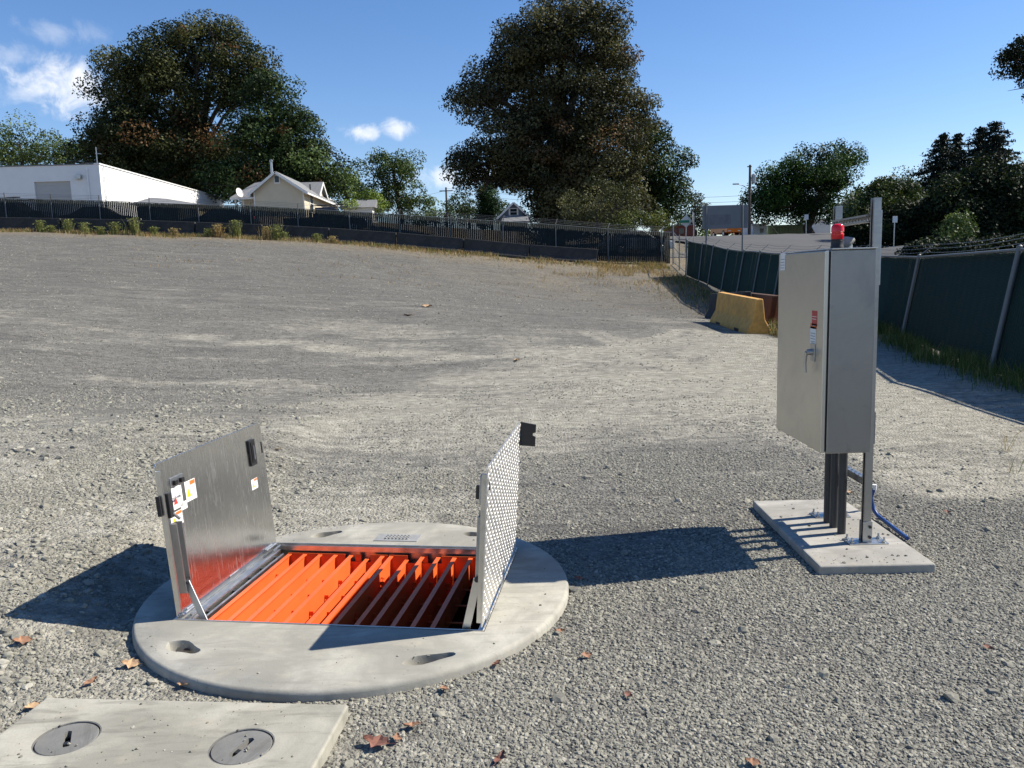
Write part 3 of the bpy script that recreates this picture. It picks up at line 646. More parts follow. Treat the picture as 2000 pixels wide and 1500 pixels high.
# slam lock
mb = MB(); yl, hl = on_left(318, 985); yl = max(yl, .012); lbox(yl, yl+.028, hl-.07, hl+.05, s0, s0+.03, mb=mb); lk = mb.build('slam_lock', 'dark_steel', dl, world=False, bevel=.003)
mb = MB(); mb.path([ql(yl+.028, hl+.01, .02), ql(yl+.07, hl+.012, .03), ql(yl+.10, hl+.014, .03)], .004, 8); mb.build('release_lever', 'galv_dark', lk, world=False)
mb = MB(); mb.path([ql(yl+.02, hl-.05, .03), ql(yl+.045, hl-.085, .045)], .007, 8); mb.build('key_grip', 'galv_dark', lk, world=False)
mb = MB(); lbox(-.014, -.004, hl-.05, hl+.045, -.010, .010, mb=mb); mb.build('latch_tongue', 'black', lk, world=False, bevel=.002)
y_, h_ = on_left(343, 938); mb = MB(); lbox(y_-.055, y_+.055, h_-.022, h_+.022, s0+.0006, s0+.004, mb=mb); bk = mb.build('backing_plate', 'galv', dl, world=False, bevel=.001)
for k in (-.025, .03):
    mb = MB(); lbox(y_+k-.012, y_+k+.012, h_-.016, h_+.006, s0+.004, s0+.018, mb=mb); mb.build('clip', 'black', bk, world=False)
y_, h_ = on_left(490, 884); mb = MB(); lbox(y_-.035, y_+.035, h_-.075, h_+.075, s0+.0006, s0+.012, mb=mb); hb = mb.build('handle_box', 'dark_steel', dl, world=False, bevel=.003)
mb = MB(); lbox(y_-.022, y_+.022, h_-.055, h_+.06, s0+.0122, s0+.016, mb=mb); mb.build('handle_recess', 'black', hb, world=False)
mb = MB(); mb.path([ql(y_-.004, h_-.04, .022), ql(y_-.004, h_+.04, .022)], .006, 8); mb.build('drop_handle', 'galv_dark', hb, world=False)
mb = MB(); lbox(HL-.024, HL-.018, h_-.03, h_+.035, s0+.0004, s0+.003, mb=mb); mb.build('slot', 'black', dl, world=False)
def sticker(parent, q, y, h, wd, hg, d, header=None, tri=None, lines=3, world=False):
    def rect(y0, y1, h0, h1, dd, nm, m, par):
        mb = MB(); lbox(y0, y1, h0, h1, dd, dd+.0005, q=q, mb=mb); return mb.build(nm, m, par, world=world)
    st = rect(y-wd/2, y+wd/2, h-hg/2, h+hg/2, d, 'sticker', 'white', parent)
    if header: rect(y-wd*(.02 if tri else .46), y+wd*.46, h+hg*.26, h+hg*.46, d+.0007, 'sticker_header', header, st)
    if tri:
        mb = MB(); cx = y-wd*.22; n_ = q(0, 0, 1)-q(0, 0, 0); mb.prism([q(cx-wd*.2, h-hg*.28, d+.0007), q(cx+wd*.2, h-hg*.28, d+.0007), q(cx, h+hg*.16, d+.0007)], n_*.0005); mb.build('warning_triangle', tri, st, world=world)
    for k in range(lines):
        a = h+hg*(.12-.16*k); rect(y+(wd*.08 if tri else -wd*.4), y+wd*(.42-.06*(k % 2)), a-hg*.02, a+hg*.02, d+.0007, 'print_line', 'lab_text', st)
    return st
for (u, v, wd, hg, hd, tr, ln) in ((345, 971, .085, .105, None, 'lab_red', 2), (371, 957, .095, .10, 'lab_orange', 'lab_yellow', 3), (358, 987, .055, .038, None, None, 2), (344, 1013, .10, .068, 'lab_orange', 'lab_yellow', 2), (496, 945, .075, .06, 'lab_orange', 'lab_yellow', 2)):
    y_, h_ = on_left(u, v); sticker(dl, ql, y_, h_, wd, hg, s0+.0008, hd, tr, ln)
dr, qr, nr_, ar = leaf_door(1)
# diamond lugs on the outer face
mb = MB(); rows = 27; colsn = 34
for i in range(rows):
    for j in range(colsn):
        y = .018+(HL-.036)*j/(colsn-1); h = .018+.70*i/(rows-1); sgn = 1 if (i+j) % 2 else -1
        L, wd, e = .0155, .0055, .0026
        c_ = qr(y, h, s0); ty = (qr(1, 0)-qr(0, 0)); tz = ar; dv = (ty*math.cos(R(45*sgn))+tz*math.sin(R(45*sgn))); pv = (-ty*math.sin(R(45*sgn))+tz*math.cos(R(45*sgn)))
        mb.add([c_-dv*L, c_+pv*wd, c_+dv*L, c_-pv*wd, c_-dv*L*.5+nr_*e, c_+dv*L*.5+nr_*e], [(0, 3, 4), (3, 5, 4), (3, 2, 5), (2, 1, 5), (1, 4, 5), (1, 0, 4)])
tp = mb.build('tread_lugs', 'tread', dr, world=False); tp['kind'] = 'stuff'
lbox(.0, .012, .02, .70, -s0-.02, -s0, q=qr).build('edge_strip', 'alu', dr, world=False)
mb = MB(); lbox(.045, .052, .12, .52, -s0-.035, -s0, q=qr, mb=mb); lbox(.0522, .09, .12, .52, -s0-.005, -s0, q=qr, mb=mb); lbox(.0902, .097, .12, .52, -s0-.035, -s0, q=qr, mb=mb); mb.build('arm_channel', 'galv', dr, world=False)
arm_top = qr(.03, .215, -.03); arm_bot = np.array([HW-.085, .015, -.035])
mb = MB(); mb.bar(arm_top, arm_bot, .007, .036, (1, 0, -.6)); mb.build('hold_open_arm', 'alu', dr, world=False, bevel=.002)
mb = MB(); mb.bar(qr(.03, .20, -.03), qr(.03, .50, -.03), .012, .022, (1, 0, 0)); mb.build('arm_link', 'galv', dr, world=False, bevel=.002)
mb = MB(); mb.tube(arm_top-np.array([0, .02, 0]), arm_top+np.array([0, .015, 0]), .012, n=10); mb.build('pivot_bolt', 'dark_steel', dr, world=False)
mb = MB(); lbox(.004, .055, .56, .69, -s0-.03, -s0-.0004, q=qr, mb=mb); lk = mb.build('slam_lock', 'galv', dr, world=False, bevel=.003)
mb = MB(); lbox(.006, .02, .585, .645, -s0-.045, -s0-.0305, q=qr, mb=mb); mb.build('latch_tongue', 'dark_steel', lk, world=False)
mb = MB(); lbox(.05, .065, .615, .655, s0+.0004, s0+.003, q=qr, mb=mb); mb.build('key_hole', 'dark_steel', dr, world=False, bevel=.001)
# open handle flap sticking out at the far upper corner
c_ = qr(HL-.012, .60, s0); mb = MB(); o_ = c_
mb.prism([o_, o_+nr_*.088, o_+nr_*.088+ar*.055, o_+nr_*.072+ar*.062, o_+nr_*.072+ar*.075, o_+nr_*.088+ar*.08, o_+nr_*.088+ar*.125, o_+ar*.135], (0, .006, 0)); mb.build('handle_flap', 'dark_steel', dr, world=False)
mb = MB()
for side, door in ((0, dl), (1, dr)):
    for y in (.08, .5, .92):
        mb = MB(); x = .003 if side == 0 else HW-.003; mb.tube((x, y, .012), (x, y+.10, .012), .0085, n=10); mb.build('hinge', 'galv', door, world=False, smooth=True)

# ------------------------------------------------------------------ orange safety grates
def grate(xs, x_lo, x_hi, label, notch, raised):
    g = thing('safety_grate', hw(x_lo, .03, -.2), label, 'grate', 'orange safety grates in the hatch', rz=HA)
    zt = .16; y1 = HL-.075                      # heights over the grate's own base
    for i, x in enumerate(xs):
        x -= x_lo; e = y1-.012; mb = MB()
        hz = zt-(.02 if i in notch else 0)
        # angle: upright blade with a top flange; far end stepped
        poly = [(x, .012, 0), (x, e, 0), (x, e, hz-.075), (x, e-.012, hz-.06), (x, e-.004, hz-.035), (x, e, hz-.03), (x, e, hz), (x, .012, hz)]
        mb.prism(poly, (.004, 0, 0)); mb.box((x+.0042, .012, hz-.004), (x+.024, e-.004, hz))
        hp(mb, 'grate_bar', 'orange', g)
        # small slotted clips where the cross rods pass
        for k, yy in enumerate((.15, .36, .57, .78)):
            mb = MB(); mb.obox((x+.016, yy, .074), (.011, 0, 0), (0, .002, 0), (0, 0, .012)); hp(mb, 'rod_clip', 'orange', g)
    for yy in (.15, .36, .57, .78):
        mb = MB(); mb.tube((0.01, yy, .05), (x_hi-x_lo-.01, yy, .05), .006, n=8); hp(mb, 'cross_rod', 'orange', g)
    mb = MB(); mb.box((0, .0, .03), (x_hi-x_lo, .008, zt-.004)); hp(mb, 'end_plate', 'orange', g, bevel=.001)
    mb = MB(); Wd = x_hi-x_lo
    a, b = (.58, .83) if raised else (.18, .50)
    mb.prism([(0, y1, .03), (Wd, y1, .03), (Wd, y1, zt), (Wd*b, y1, zt), (Wd*b, y1, zt-.045), (Wd*a, y1, zt-.045), (Wd*a, y1, zt), (0, y1, zt)], (0, .006, 0)); ep = hp(mb, 'end_plate', 'orange', g)
    mb = MB(); xm = Wd*(a+b)/2; mb.box((xm-.018, y1+.0065, zt-.05), (xm+.018, y1+.010, zt-.005)); hp(mb, 'lift_tab', 'orange', ep)
    for yy in (.12, .80):
        for dz in (.10, .085):
            mb = MB(); mb.tube((xs[0]-x_lo+.0045, yy+(.1-dz)*2, dz), (xs[0]-x_lo+.016, yy+(.1-dz)*2, dz), .006, n=6); hp(mb, 'bolt_head', 'orange', g)
    return g
grate([.105, .20, .295, .39, .485, .58, .675], .098, .712, 'sunlit orange safety grate beside the polished hatch leaf', (5,), True)
grate([.728, .82, .915, 1.01, 1.105, 1.20], .72, 1.35, 'orange safety grate in the shade of the tread plate leaf', (1,), False)
mb = MB(); mb.box((.05, .003, -.215), (HW-.05, .03, -.203)); hp(mb, 'support_ledge', 'orange'); mb = MB(); mb.box((.05, HL-.05, -.215), (HW-.05, HL-.003, -.203)); hp(mb, 'support_ledge', 'orange')

# ------------------------------------------------------------------ valve slab with two iron covers
vs_t = thing('valve_slab', (VS_P[0], VS_P[1], 0), 'flat rectangular concrete slab with two round iron covers', 'concrete slab')
def vp(a, b, z): return np.array([VS_P[0]+VS_AX[0]*a+VS_AY[0]*b, VS_P[1]+VS_AX[1]*a+VS_AY[1]*b, z])
mb = MB(); mb.prism([vp(VS_LO[0], VS_LO[1], -.05), vp(0, VS_LO[1], -.05), vp(0, 0, -.05), vp(VS_LO[0], 0, -.05)], (0, 0, .10))
vsl = mb.build('slab', 'valve_slab', vs_t, bevel=.009, segs=3)
covers = [(131, 1441, ((129.5, 1457), (134.8, 1425.8), .013), 'round grey iron cover with a straight upright slot in the valve slab'), (472, 1457, ((448, 1478), (493.5, 1441.5), .014), 'round grey iron cover with a slanting slot, pale ring around it')]
cut = []
for (u, v, rot, lab) in covers:
    p = PZ(u, v, .05); c = MB(); c.lathe([(.108, -.065), (.108, .02)], 40, p); cut.append(c.build('cutter', 'slab'))
boolean(vsl, cut)
for i, (u, v, rot, lab) in enumerate(covers):
    p = PZ(u, v, .05); s0_, s1_, sw = rot; s0_ = PZ(*s0_, .045); s1_ = PZ(*s1_, .045); rot = math.atan2(s1_[1]-s0_[1], s1_[0]-s0_[0]); hl_ = min(.085, math.hypot(*(s1_-s0_)[:2])/2)
    ct = thing('valve_cover', (p[0], p[1], .02), lab, 'iron cover', 'iron covers in the valve slab', rz=rot)
    mb = MB(); mb.lathe([(.101, .0005), (.101, .024), (.098, .027)], 40, (0, 0, 0)); d = hp(mb, 'disc', 'iron', ct)
    c = MB(); c.prism([(-hl_, -sw*.7, -.02), (-hl_*.8, -sw, -.02), (hl_*.85, -sw*.9, -.02), (hl_, 0, -.02), (hl_*.85, sw*.9, -.02), (-hl_*.8, sw, -.02), (-hl_, sw*.7, -.02)], (0, 0, .07)); cc = c.build('cutter', 'slab'); cc.location = ct.location; cc.rotation_euler = ct.rotation_euler
    bpy.context.view_layer.update(); boolean(d, [cc])
    mb = MB(); mb.box((-hl_*.45, -sw*.8, .0065), (-hl_*.1, sw*.8, .020)); hp(mb, 'lifting_bar', 'dark_steel', ct)
    mb = MB(); mb.lathe([(.1078, -.034), (.1078, .029), (.1045, .029), (.1045, -.034)], 40, (0, 0, 0), cap=False); hp(mb, 'seat_ring', 'iron', ct)

# ------------------------------------------------------------------ enclosure on its strut rack
PT = .05
pad_t = thing('equipment_pad', (*PAD[0], 0), 'rectangular pale concrete pad under the steel control cabinet', 'concrete pad')
def pp(a, b, z): return np.array([*(PAD[0]+PAD_AX*a+PAD_AY*b), z])
mb = MB(); mb.prism([pp(0, 0, -.04), pp(PAD_W, 0, -.04), pp(PAD_W, PAD_L, -.04), pp(0, PAD_L, -.04)], (0, 0, PT+.04)); mb.build('pad', 'pad', pad_t, bevel=.012, segs=3)
pF = PZ(1690, 1052, PT); pR = PZ(1606, 998, PT); pF[0] = 1.984; pR[0] = 1.984; pF[1] = 4.378; pR[1] = PX(1632, 402, 1.97)[1]
rack = thing('strut_rack', (pF[0], pF[1], PT), 'bolted steel strut rack holding the control cabinet', 'strut rack')
def strut(a, b, face, side, w=.041, n=None, slots=0, name='post', par=rack, m='strut', both=False):
    """C channel from a to b; open side towards 'face'"""
    a, b, face, side = map(np_, (a, b, face, side)); d = b-a; L = np.linalg.norm(d); d = d/L; mb = MB(); t = .0026
    def slab_(c0, c1, hw_, hd):  # box along d
        mb.obox((c0+c1)/2, (c1-c0)/2, side*hw_, face*hd)
    for sg in ((1, -1) if both else (1,)):
        f = face*sg; w2 = w/2
        slab_(a+f*t*.6, b+f*t*.6, w2, t/2) if not slots else mb.holed_plate(a-side*0+f*.0003, d, side, L, w, slots, .0085, t, f)
        for s_ in (-1, 1):
            mb.obox((a+b)/2+side*s_*(w2-t/2)+f*(w2+t*.3), d*L/2, side*t/2, f*(w2-t*.8)); mb.obox((a+b)/2+side*s_*(w2-.006)+f*(w-t/2), d*L/2, side*.0045, f*t/2)
    return mb.build(name, m, par)
ZTOP = 1.965
EX0, EX1, EY0, EY1, EZ0, EZ1 = 1.668, 1.9385, 4.25, 4.985, .597, 1.693
xh = np.array([1., 0, 0]); yh = np.array([0, 1., 0])
for p in (pF, pR):
    strut((p[0]+.021, p[1], PT+.0065), (p[0]+.021, p[1], ZTOP), -xh, yh, name='post')
for z in (ZTOP-.105,):
    strut((pF[0], pF[1]+.026, z), (pF[0], pR[1]-.026, z), -xh, np.array([0, 0, 1.]), slots=11, name='cross_strut')
strut((pF[0], pF[1]+.026, .42), (pF[0], pR[1]-.026, .42), np.array([0, 0, -1.]), xh, slots=9, name='cross_strut')
for z in (.66, 1.55):
    for p in (pF, pR): MB().box((EX1+.0005, p[1]-.05, z-.02), (p[0]-.0215, p[1]+.05, z+.02)).build('mounting_tab', 'galv', rack)
for p in (pF, pR):
    mb = MB(); mb.box((p[0]-.11, p[1]-.055, PT), (p[0]+.11, p[1]+.055, PT+.006)); bp = mb.build('base_plate', 'galv', rack, bevel=.001)
    mb = MB(); mb.box((p[0]-.026, p[1]-.0265, PT+.0065), (p[0]+.026, p[1]-.0215, PT+.125)); mb.box((p[0]-.026, p[1]+.0215, PT+.0065), (p[0]+.026, p[1]+.0265, PT+.125)); mb.box((p[0]+.0225, p[1]-.0214, PT+.0065), (p[0]+.026, p[1]+.0214, PT+.125)); mb.build('post_shoe', 'galv', bp, bevel=.001)
    for z in (.035, .095):
        mb = MB(); mb.tube((p[0]+.012, p[1]-.034, PT+z), (p[0]+.012, p[1]-.0268, PT+z), .009, n=6); mb.build('bolt', 'dark_steel', bp)
    for (a, b) in ((-.09, -.035), (.09, -.035), (-.09, .035), (.09, .035)):
        mb = MB(); q_ = np.array([p[0]+a, p[1]+b, PT+.006]); mb.lathe([(.013, .0002), (.013, .009), (.006, .0095), (.006, .03)], 8, q_); mb.build('anchor_bolt', 'galv', bp)
mb = MB(); mb.box((pF[0]+.0216, pF[1]-.018, 1.50), (pF[0]+.028, pF[1]+.018, 1.90)); mb.build('splice_plate', 'galv', rack)
mb = MB(); mb.box((pF[0]+.0216, pF[1]-.018, .62), (pF[0]+.028, pF[1]+.018, .80)); mb.build('splice_plate', 'galv_dark', rack)
# cabinet
cab = thing('control_cabinet', (EX0, EY0, EZ0), 'tall stainless steel control cabinet with closed door hung on struts', 'control cabinet')
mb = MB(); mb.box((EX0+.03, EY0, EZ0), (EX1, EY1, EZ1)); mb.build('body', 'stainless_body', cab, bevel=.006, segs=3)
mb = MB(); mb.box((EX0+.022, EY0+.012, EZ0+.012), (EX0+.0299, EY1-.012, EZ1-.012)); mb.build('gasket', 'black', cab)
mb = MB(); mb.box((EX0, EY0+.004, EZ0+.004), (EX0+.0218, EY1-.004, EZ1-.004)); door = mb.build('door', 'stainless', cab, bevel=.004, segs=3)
mb = MB(); mb.box((EX0+.03, EY0-.012, EZ1+.0005), (EX1+.002, EY1+.012, EZ1+.008)); mb.build('drip_lip', 'stainless', cab, bevel=.002)
def qd(y, h, d=0.): return np.array([EX0-d, EY1-y, EZ0+h])        # door face: y from the far edge, h up, d outwards
def door_at(u, v): p = PX(u, v, EX0); return EY1-p[1], p[2]-EZ0
def dbox(u0, v0, u1, v1, d0, d1, nm, m, par):
    a = door_at(u0, v0); b = door_at(u1, v1); mb = MB(); lbox(min(a[0], b[0]), max(a[0], b[0]), min(a[1], b[1]), max(a[1], b[1]), d0, d1, q=qd, mb=mb); return mb.build(nm, m, par)
for (u, v, wd, hg, hd, m_, ln) in ((1529, 511, .085, .105, None, 'white', 4), (1591, 622, .075, .085, None, 'lab_red', 2), (1589, 637, .09, .028, None, 'lab_orange', 1), (1588, 655, .085, .095, None, 'white', 4)):
    y_, h_ = door_at(u, v); st = sticker(door, qd, y_, h_, wd, hg, .0004, hd, None, ln, world=True); st.data.materials[0] = M[m_]
    if m_ != 'white':
        for ch in st.children: ch.data.materials[0] = M['white']
y_, h_ = door_at(1586, 687)
mb = MB(); lbox(y_-.01, y_+.045, h_-.05, h_+.05, .0004, .006, q=qd, mb=mb); hdl = mb.build('handle', 'galv', door, bevel=.002)
mb = MB(); mb.tube(qd(y_+.01, h_, .006), qd(y_+.01, h_, .035), .018, .016, 14); mb.build('handle_hub', 'galv', hdl, smooth=True)
mb = MB(); mb.path([qd(y_+.01, h_, .034), qd(y_+.0, h_-.025, .036), qd(y_-.004, h_-.07, .036), qd(y_-.002, h_-.115, .033)], [.010, .009, .008, .007], 10); mb.build('grip', 'galv', hdl, smooth=True)
# beacon
bx, by = EX0+.095, EY0+.085
bc = thing('beacon_light', (bx, by, EZ1+.008), 'red stacked warning beacon on top of the control cabinet', 'beacon')
mb = MB(); z0 = EZ1+.0085; mb.lathe([(.034, 0), (.034, .01), (.032, .013), (.032, .04), (.034, .042), (.034, .048)], 28, (bx, by, z0)); mb.build('base', 'black', bc, smooth=True)
mb = MB(); mb.lathe([(.031, .0485), (.0325, .054), (.0325, .076), (.029, .080), (.029, .084), (.0325, .088), (.032, .112), (.029, .122), (.021, .128), (.008, .130)], 28, (bx, by, z0)); mb.build('lens', 'red_lens', bc, smooth=True)
mb = MB()
for k in range(7):
    a = math.pi+.15*(k-3)-.75; mb.obox((bx+.0325*math.cos(a), by+.0325*math.sin(a), z0+.026), (.0006*math.cos(a), .0006*math.sin(a), 0), (-.0028*math.sin(a), .0028*math.cos(a), 0), (0, 0, .007))
mb.build('rating_label', 'white', bc)
# cloth bundle / boot on the cabinet roof
HCX, HCY = EX0+.185, EY0+.20
cb = thing('antenna_hood', (HCX, HCY, EZ1+.008), 'small pale grey rounded hood on the cabinet roof beside the beacon', 'hood')
mb = MB(); V = []; n = 16; cx, cy = HCX, HCY
for i, t in enumerate(np.linspace(0, 1, 9)):
    r_ = .032*math.sin(math.pi*(.12+.80*t)**.8)+.004; px_ = cx-.05+.10*t; pz_ = EZ1+.012+.018+.032*t
    for k in range(n):
        a = 2*math.pi*k/n; V.append((px_-.3*r_*math.sin(a), cy+r_*math.cos(a), max(EZ1+.0085, pz_+r_*.95*math.sin(a)-.005)))
mb.add(V, [(i*n+k, i*n+(k+1) % n, (i+1)*n+(k+1) % n, (i+1)*n+k) for i in range(8) for k in range(n)]+[tuple(range(n)), tuple(range(8*n, 9*n))]); mb.build('hood_shell', 'canvas', cb, smooth=True)
mb = MB(); mb.lathe([(.02, .0), (.02, .02), (.012, .024)], 12, (cx+.02, cy, EZ1+.0086)); mb.build('cable_gland', 'galv', cb)
# conduits
for (u, v, nm) in ((1619, 1020, 'dark grey conduit into the cabinet, next to the rear post'), (1632, 1029, 'dark grey conduit into the cabinet, middle of the three'), (1648, 1041, 'dark grey conduit into the cabinet, next to the front post')):
    p = PZ(u, v, PT); p[0] = min(p[0], EX1-.024)
    ct = thing('conduit', (p[0], p[1], PT), nm, 'conduit', 'conduits rising from the pad')
    mb = MB(); mb.tube((p[0], p[1], PT), (p[0], p[1], EZ0-.02), .0235, n=20); mb.build('pipe', 'pvc', ct, smooth=True)
    mb = MB(); mb.lathe([(.03, 0), (.03, .012), (.026, .0195)], 20, (p[0], p[1], EZ0-.02)); mb.build('lock_nut', 'galv_dark', ct)
# blue pipe lying behind the front post
p0 = PZ(1772, 1049, .03); p1 = PZ(1713, 1006, .03); p2 = PY(1708, 950, p1[1]+.04)
bl = thing('blue_pipe', (p0[0], p0[1], 0), 'bent blue plastic pipe stub behind the front rack post', 'pipe')
mb = MB(); mb.path([p0+[0, 0, -.008], p1*.98+p0*.02, p1+[-.01, .03, .03], p1+[-.02, .05, .10], p2], [.0125]*5, 14); mb.build('pipe', 'blue', bl, smooth=True)
mb = MB(); q_ = p2; mb.tube(p2+[0, 0, -.02], p2+[0, 0, .012], .0142, n=14); mb.build('coupling', 'white', bl, smooth=True)
# ------------------------------------------------------------------ far fence with slats
FU = np.array([f_[0] for f_ in FENCE], float); FT = np.array([f_[1] for f_ in FENCE], float); FB = np.array([f_[2] for f_ in FENCE], float)
def far_top(u): return PY(u, np.interp(u, FU, FT), fenceY(u))
def far_base(u): p = far_top(u); return np.array([p[0], p[1], H(p[0], p[1])])
posts_u = [-88, 10, 100, 194, 292, 387, 489, 581, 682, 780, 880, 982, 1085, 1187, 1292]
b0 = far_base(posts_u[0])
ffn = thing('slatted_fence', b0, 'long dark slatted chain link fence behind the row of concrete barriers', 'fence')
for u in posts_u:
    t = far_top(u); b = far_base(u); mb = MB(); mb.tube((b[0], b[1]-.05, b[2]-.1), (b[0], b[1]-.05, t[2]+.02), 0.03, n=8); po = mb.build('post', 'post_grey', ffn, smooth=True)
    mb = MB(); mb.bar((t[0], t[1]-.05, t[2]+.0), (t[0]+.09, t[1]-.22, t[2]+.30), .04, .035); mb.build('barb_arm', 'galv', po)
us = posts_u+[1312]
for a, b in zip(us[:-1], us[1:]):
    mb = MB(); mb.tube(far_top(a)+[0, -.04, 0], far_top(b)+[0, -.04, 0], .024, n=6); mb.build('top_rail', 'post_grey', ffn)
def slat_mesh(pts_b, pts_t, wid, thick, nrm):
    """vertical slats: pts (n,3) base and top, direction along the fence from neighbours"""
    d = np.gradient(pts_b, axis=0); d /= np.linalg.norm(d, axis=1)[:, None]; n = len(pts_b); nrm = np.asarray(nrm)
    if nrm.ndim == 1: nrm = np.repeat(nrm[None], n, 0)
    wv = (wid*(1+rng.uniform(-.04, .02, n)))[:, None]/2
    V = np.stack([pts_b-d*wv-nrm*thick/2, pts_b+d*wv-nrm*thick/2, pts_b+d*wv+nrm*thick/2, pts_b-d*wv+nrm*thick/2,
                  pts_t-d*wv-nrm*thick/2, pts_t+d*wv-nrm*thick/2, pts_t+d*wv+nrm*thick/2, pts_t-d*wv+nrm*thick/2], 1)
    q = np.array([(0, 1, 5, 4), (1, 2, 6, 5), (2, 3, 7, 6), (3, 0, 4, 7), (4, 5, 6, 7)]); Qs = (np.arange(n)[:, None, None]*8+q[None]).reshape(-1, 4)
    return V.reshape(-1, 3), Qs
uu = np.arange(-88, 1310, 3.7); tb = np.array([far_top(u) for u in uu]); bb = tb.copy(); bb[:, 2] = HH(tb[:, 0], tb[:, 1])+.04; tb[:, 2] -= .02+rng.uniform(0, .02, len(uu))
V, Qs = slat_mesh(bb, tb, .104, .006, [0, 1., 0]); so = raw_mesh('slats', V, Qs, None, 'slat_black', ffn); so['kind'] = 'stuff'
mb = MB()
for k in range(3):
    pts = [far_top(u)+np.array([.03*(k+1), -.05-.055*(k+1), .08*(k+1)+.02]) for u in us[:-1]]; mb = MB(); mb.path(pts, .006, 4); mb.build('barbed_wire', 'galv_dark', ffn)

# ------------------------------------------------------------------ concrete barriers along it
def jersey(name, a, b, h, wb, wt, m, label, group=None, drop=.03, cat='barrier', foot=.3, bev=.025):
    a, b = np_(a), np_(b); d = (b-a); L = np.linalg.norm(d); dh = d/L; sd_ = np.array([-dh[1], dh[0], 0]); sd_ /= np.linalg.norm(sd_); upv = np.cross(dh, sd_); upv = upv if upv[2] > 0 else -upv
    t = thing(name, (a+b)/2, label, cat, group)
    prof = [(-wb/2, -drop), (wb/2, -drop), (wb/2, .07), (wt/2+.06, h*foot+.05), (wt/2, h), (-wt/2, h), (-wt/2-.06, h*foot+.05), (-wb/2, .07)]
    mb = MB(); mb.prism([a+sd_*x+upv*z for x, z in prof], d); mb.build('block', m, t, bevel=bev, segs=2)
    for s_ in (.25, .75):      # scupper notches at the foot, both sides
        mb = MB(); p = a+d*s_; mb.obox(p+upv*.03, dh*.18, sd_*(wb/2+.004), upv*.045); mb.build('scupper', 'black', t)
    return t
bu = [-150, -16, 115, 247, 378, 509, 640, 771, 902, 1031, 1165]
names_b = ['dark concrete barrier at the roller door end of the row', 'dark concrete barrier in front of the warehouse roller door', 'dark concrete barrier in front of the warehouse corner', 'dark concrete barrier in front of the hip roofed shed', 'dark concrete barrier in front of the dark sedan',
           'dark concrete barrier below the satellite dish house gable', 'dark concrete barrier in front of the pickup', 'stepped down dark concrete barrier next after the pickup', 'dark concrete barrier second from the row end by the gate', 'last dark concrete barrier of the row, ending by open fence']
for i in range(len(bu)-1):
    P_ = []
    for u in (bu[i]+1.2, bu[i+1]-1.2):
        q = far_top(max(u, -100)) if u > -100 else PY(u, 386, fenceY(u)); y = q[1]-.75; x = q[0]*y/q[1]; P_.append(np.array([x, y, H(x, y)]))
    jersey('concrete_barrier', P_[0], P_[1], .80, .56, .2, 'rough_concrete', names_b[i], 'concrete barriers along the far fence', bev=.02)

# ------------------------------------------------------------------ right-hand fence, leaning outwards
def on_fence(u):
    d = ray(u, 600); ys = np.linspace(16, 42.5, 800); xs = fence_right_x(ys); k = np.argmin(np.abs(xs/ys-d[0]/d[1])); return float(ys[k])
ry = [1.5, 5.6, 11.34, 17.67, 21., 24.4]+sorted(on_fence(u) for u in (1511, 1470, 1440, 1410, 1384, 1366))+[42.4]
RZY = [0, 17.67]+sorted(a for a, b in rfz)+[43]; RZZ = [0., 0.]+[b for a, b in sorted(rfz)]+[sorted(rfz)[-1][1]]
def rbase(y, s=0): x = float(fence_right_x(y)); return np.array([x, y, float(np.interp(y, RZY, RZZ))])
def rnorm(y): a = rbase(y-.5); b = rbase(y+.5); d = b-a; n = np.array([d[1], -d[0], 0]); return n/np.linalg.norm(n)
def lean(y): return R(9.5) if y < 36 else R(9.5)*(1-(y-36)/6.5*.75)
FH = 1.80
def rtop(y, h=FH): return rbase(y)+h*(math.cos(lean(y))*np.array([0, 0, 1.])+math.sin(lean(y))*rnorm(y))
rf = thing('leaning_fence', rbase(11.34), 'green slatted chain link fence leaning outwards, topped with barbed wire', 'fence')
arms = []
for y in ry:
    b = rbase(y); t = rtop(y); ax = (t-b)/np.linalg.norm(t-b); n_ = -rnorm(y)*.05
    mb = MB(); mb.tube(b-ax*.08+n_, t+n_+ax*.03, .036 if y < 20 else .032, n=12); po = mb.build('post', 'post_grey', rf, smooth=True)
    mb = MB(); mb.lathe([(.04, 0), (.04, .02), (.02, .04)], 10, t+n_+ax*.03); mb.build('post_cap', 'post_grey', po, smooth=True)
    e = t+n_+rnorm(y)*.30+np.array([0, 0, .27]); arms.append((t+n_, e)); mb = MB(); mb.bar(t+n_+ax*.02, e, .025, .012); mb.build('barb_arm', 'post_grey', po)
for a, b in zip(ry[:-1], ry[1:]):
    pts = [rtop(y)-rnorm(y)*.05 for y in np.linspace(a, b, 5)]; mb = MB(); mb.path(pts, .022, 8); mb.build('top_rail', 'post_grey', rf, smooth=True)
ys = np.concatenate([np.arange(1.5, 20, .058), np.arange(20, 42.4, .075)]); bb = np.array([rbase(y) for y in ys]); tt = np.array([rtop(y, FH-.02-rng.uniform(0, .015)) for y in ys]); bb += (tt-bb)*.02
nn = np.array([rnorm(y) for y in ys]); wid = np.linalg.norm(np.gradient(bb, axis=0), axis=1)*.975
miss = rng.random(len(ys)) < .012; wid = wid*np.where(miss, .72, 1)
d_ = np.gradient(bb, axis=0); V, Qs = slat_mesh(bb, tt, wid, .004, nn); so = raw_mesh('slats', V, Qs, None, 'slat', rf); so['kind'] = 'stuff'
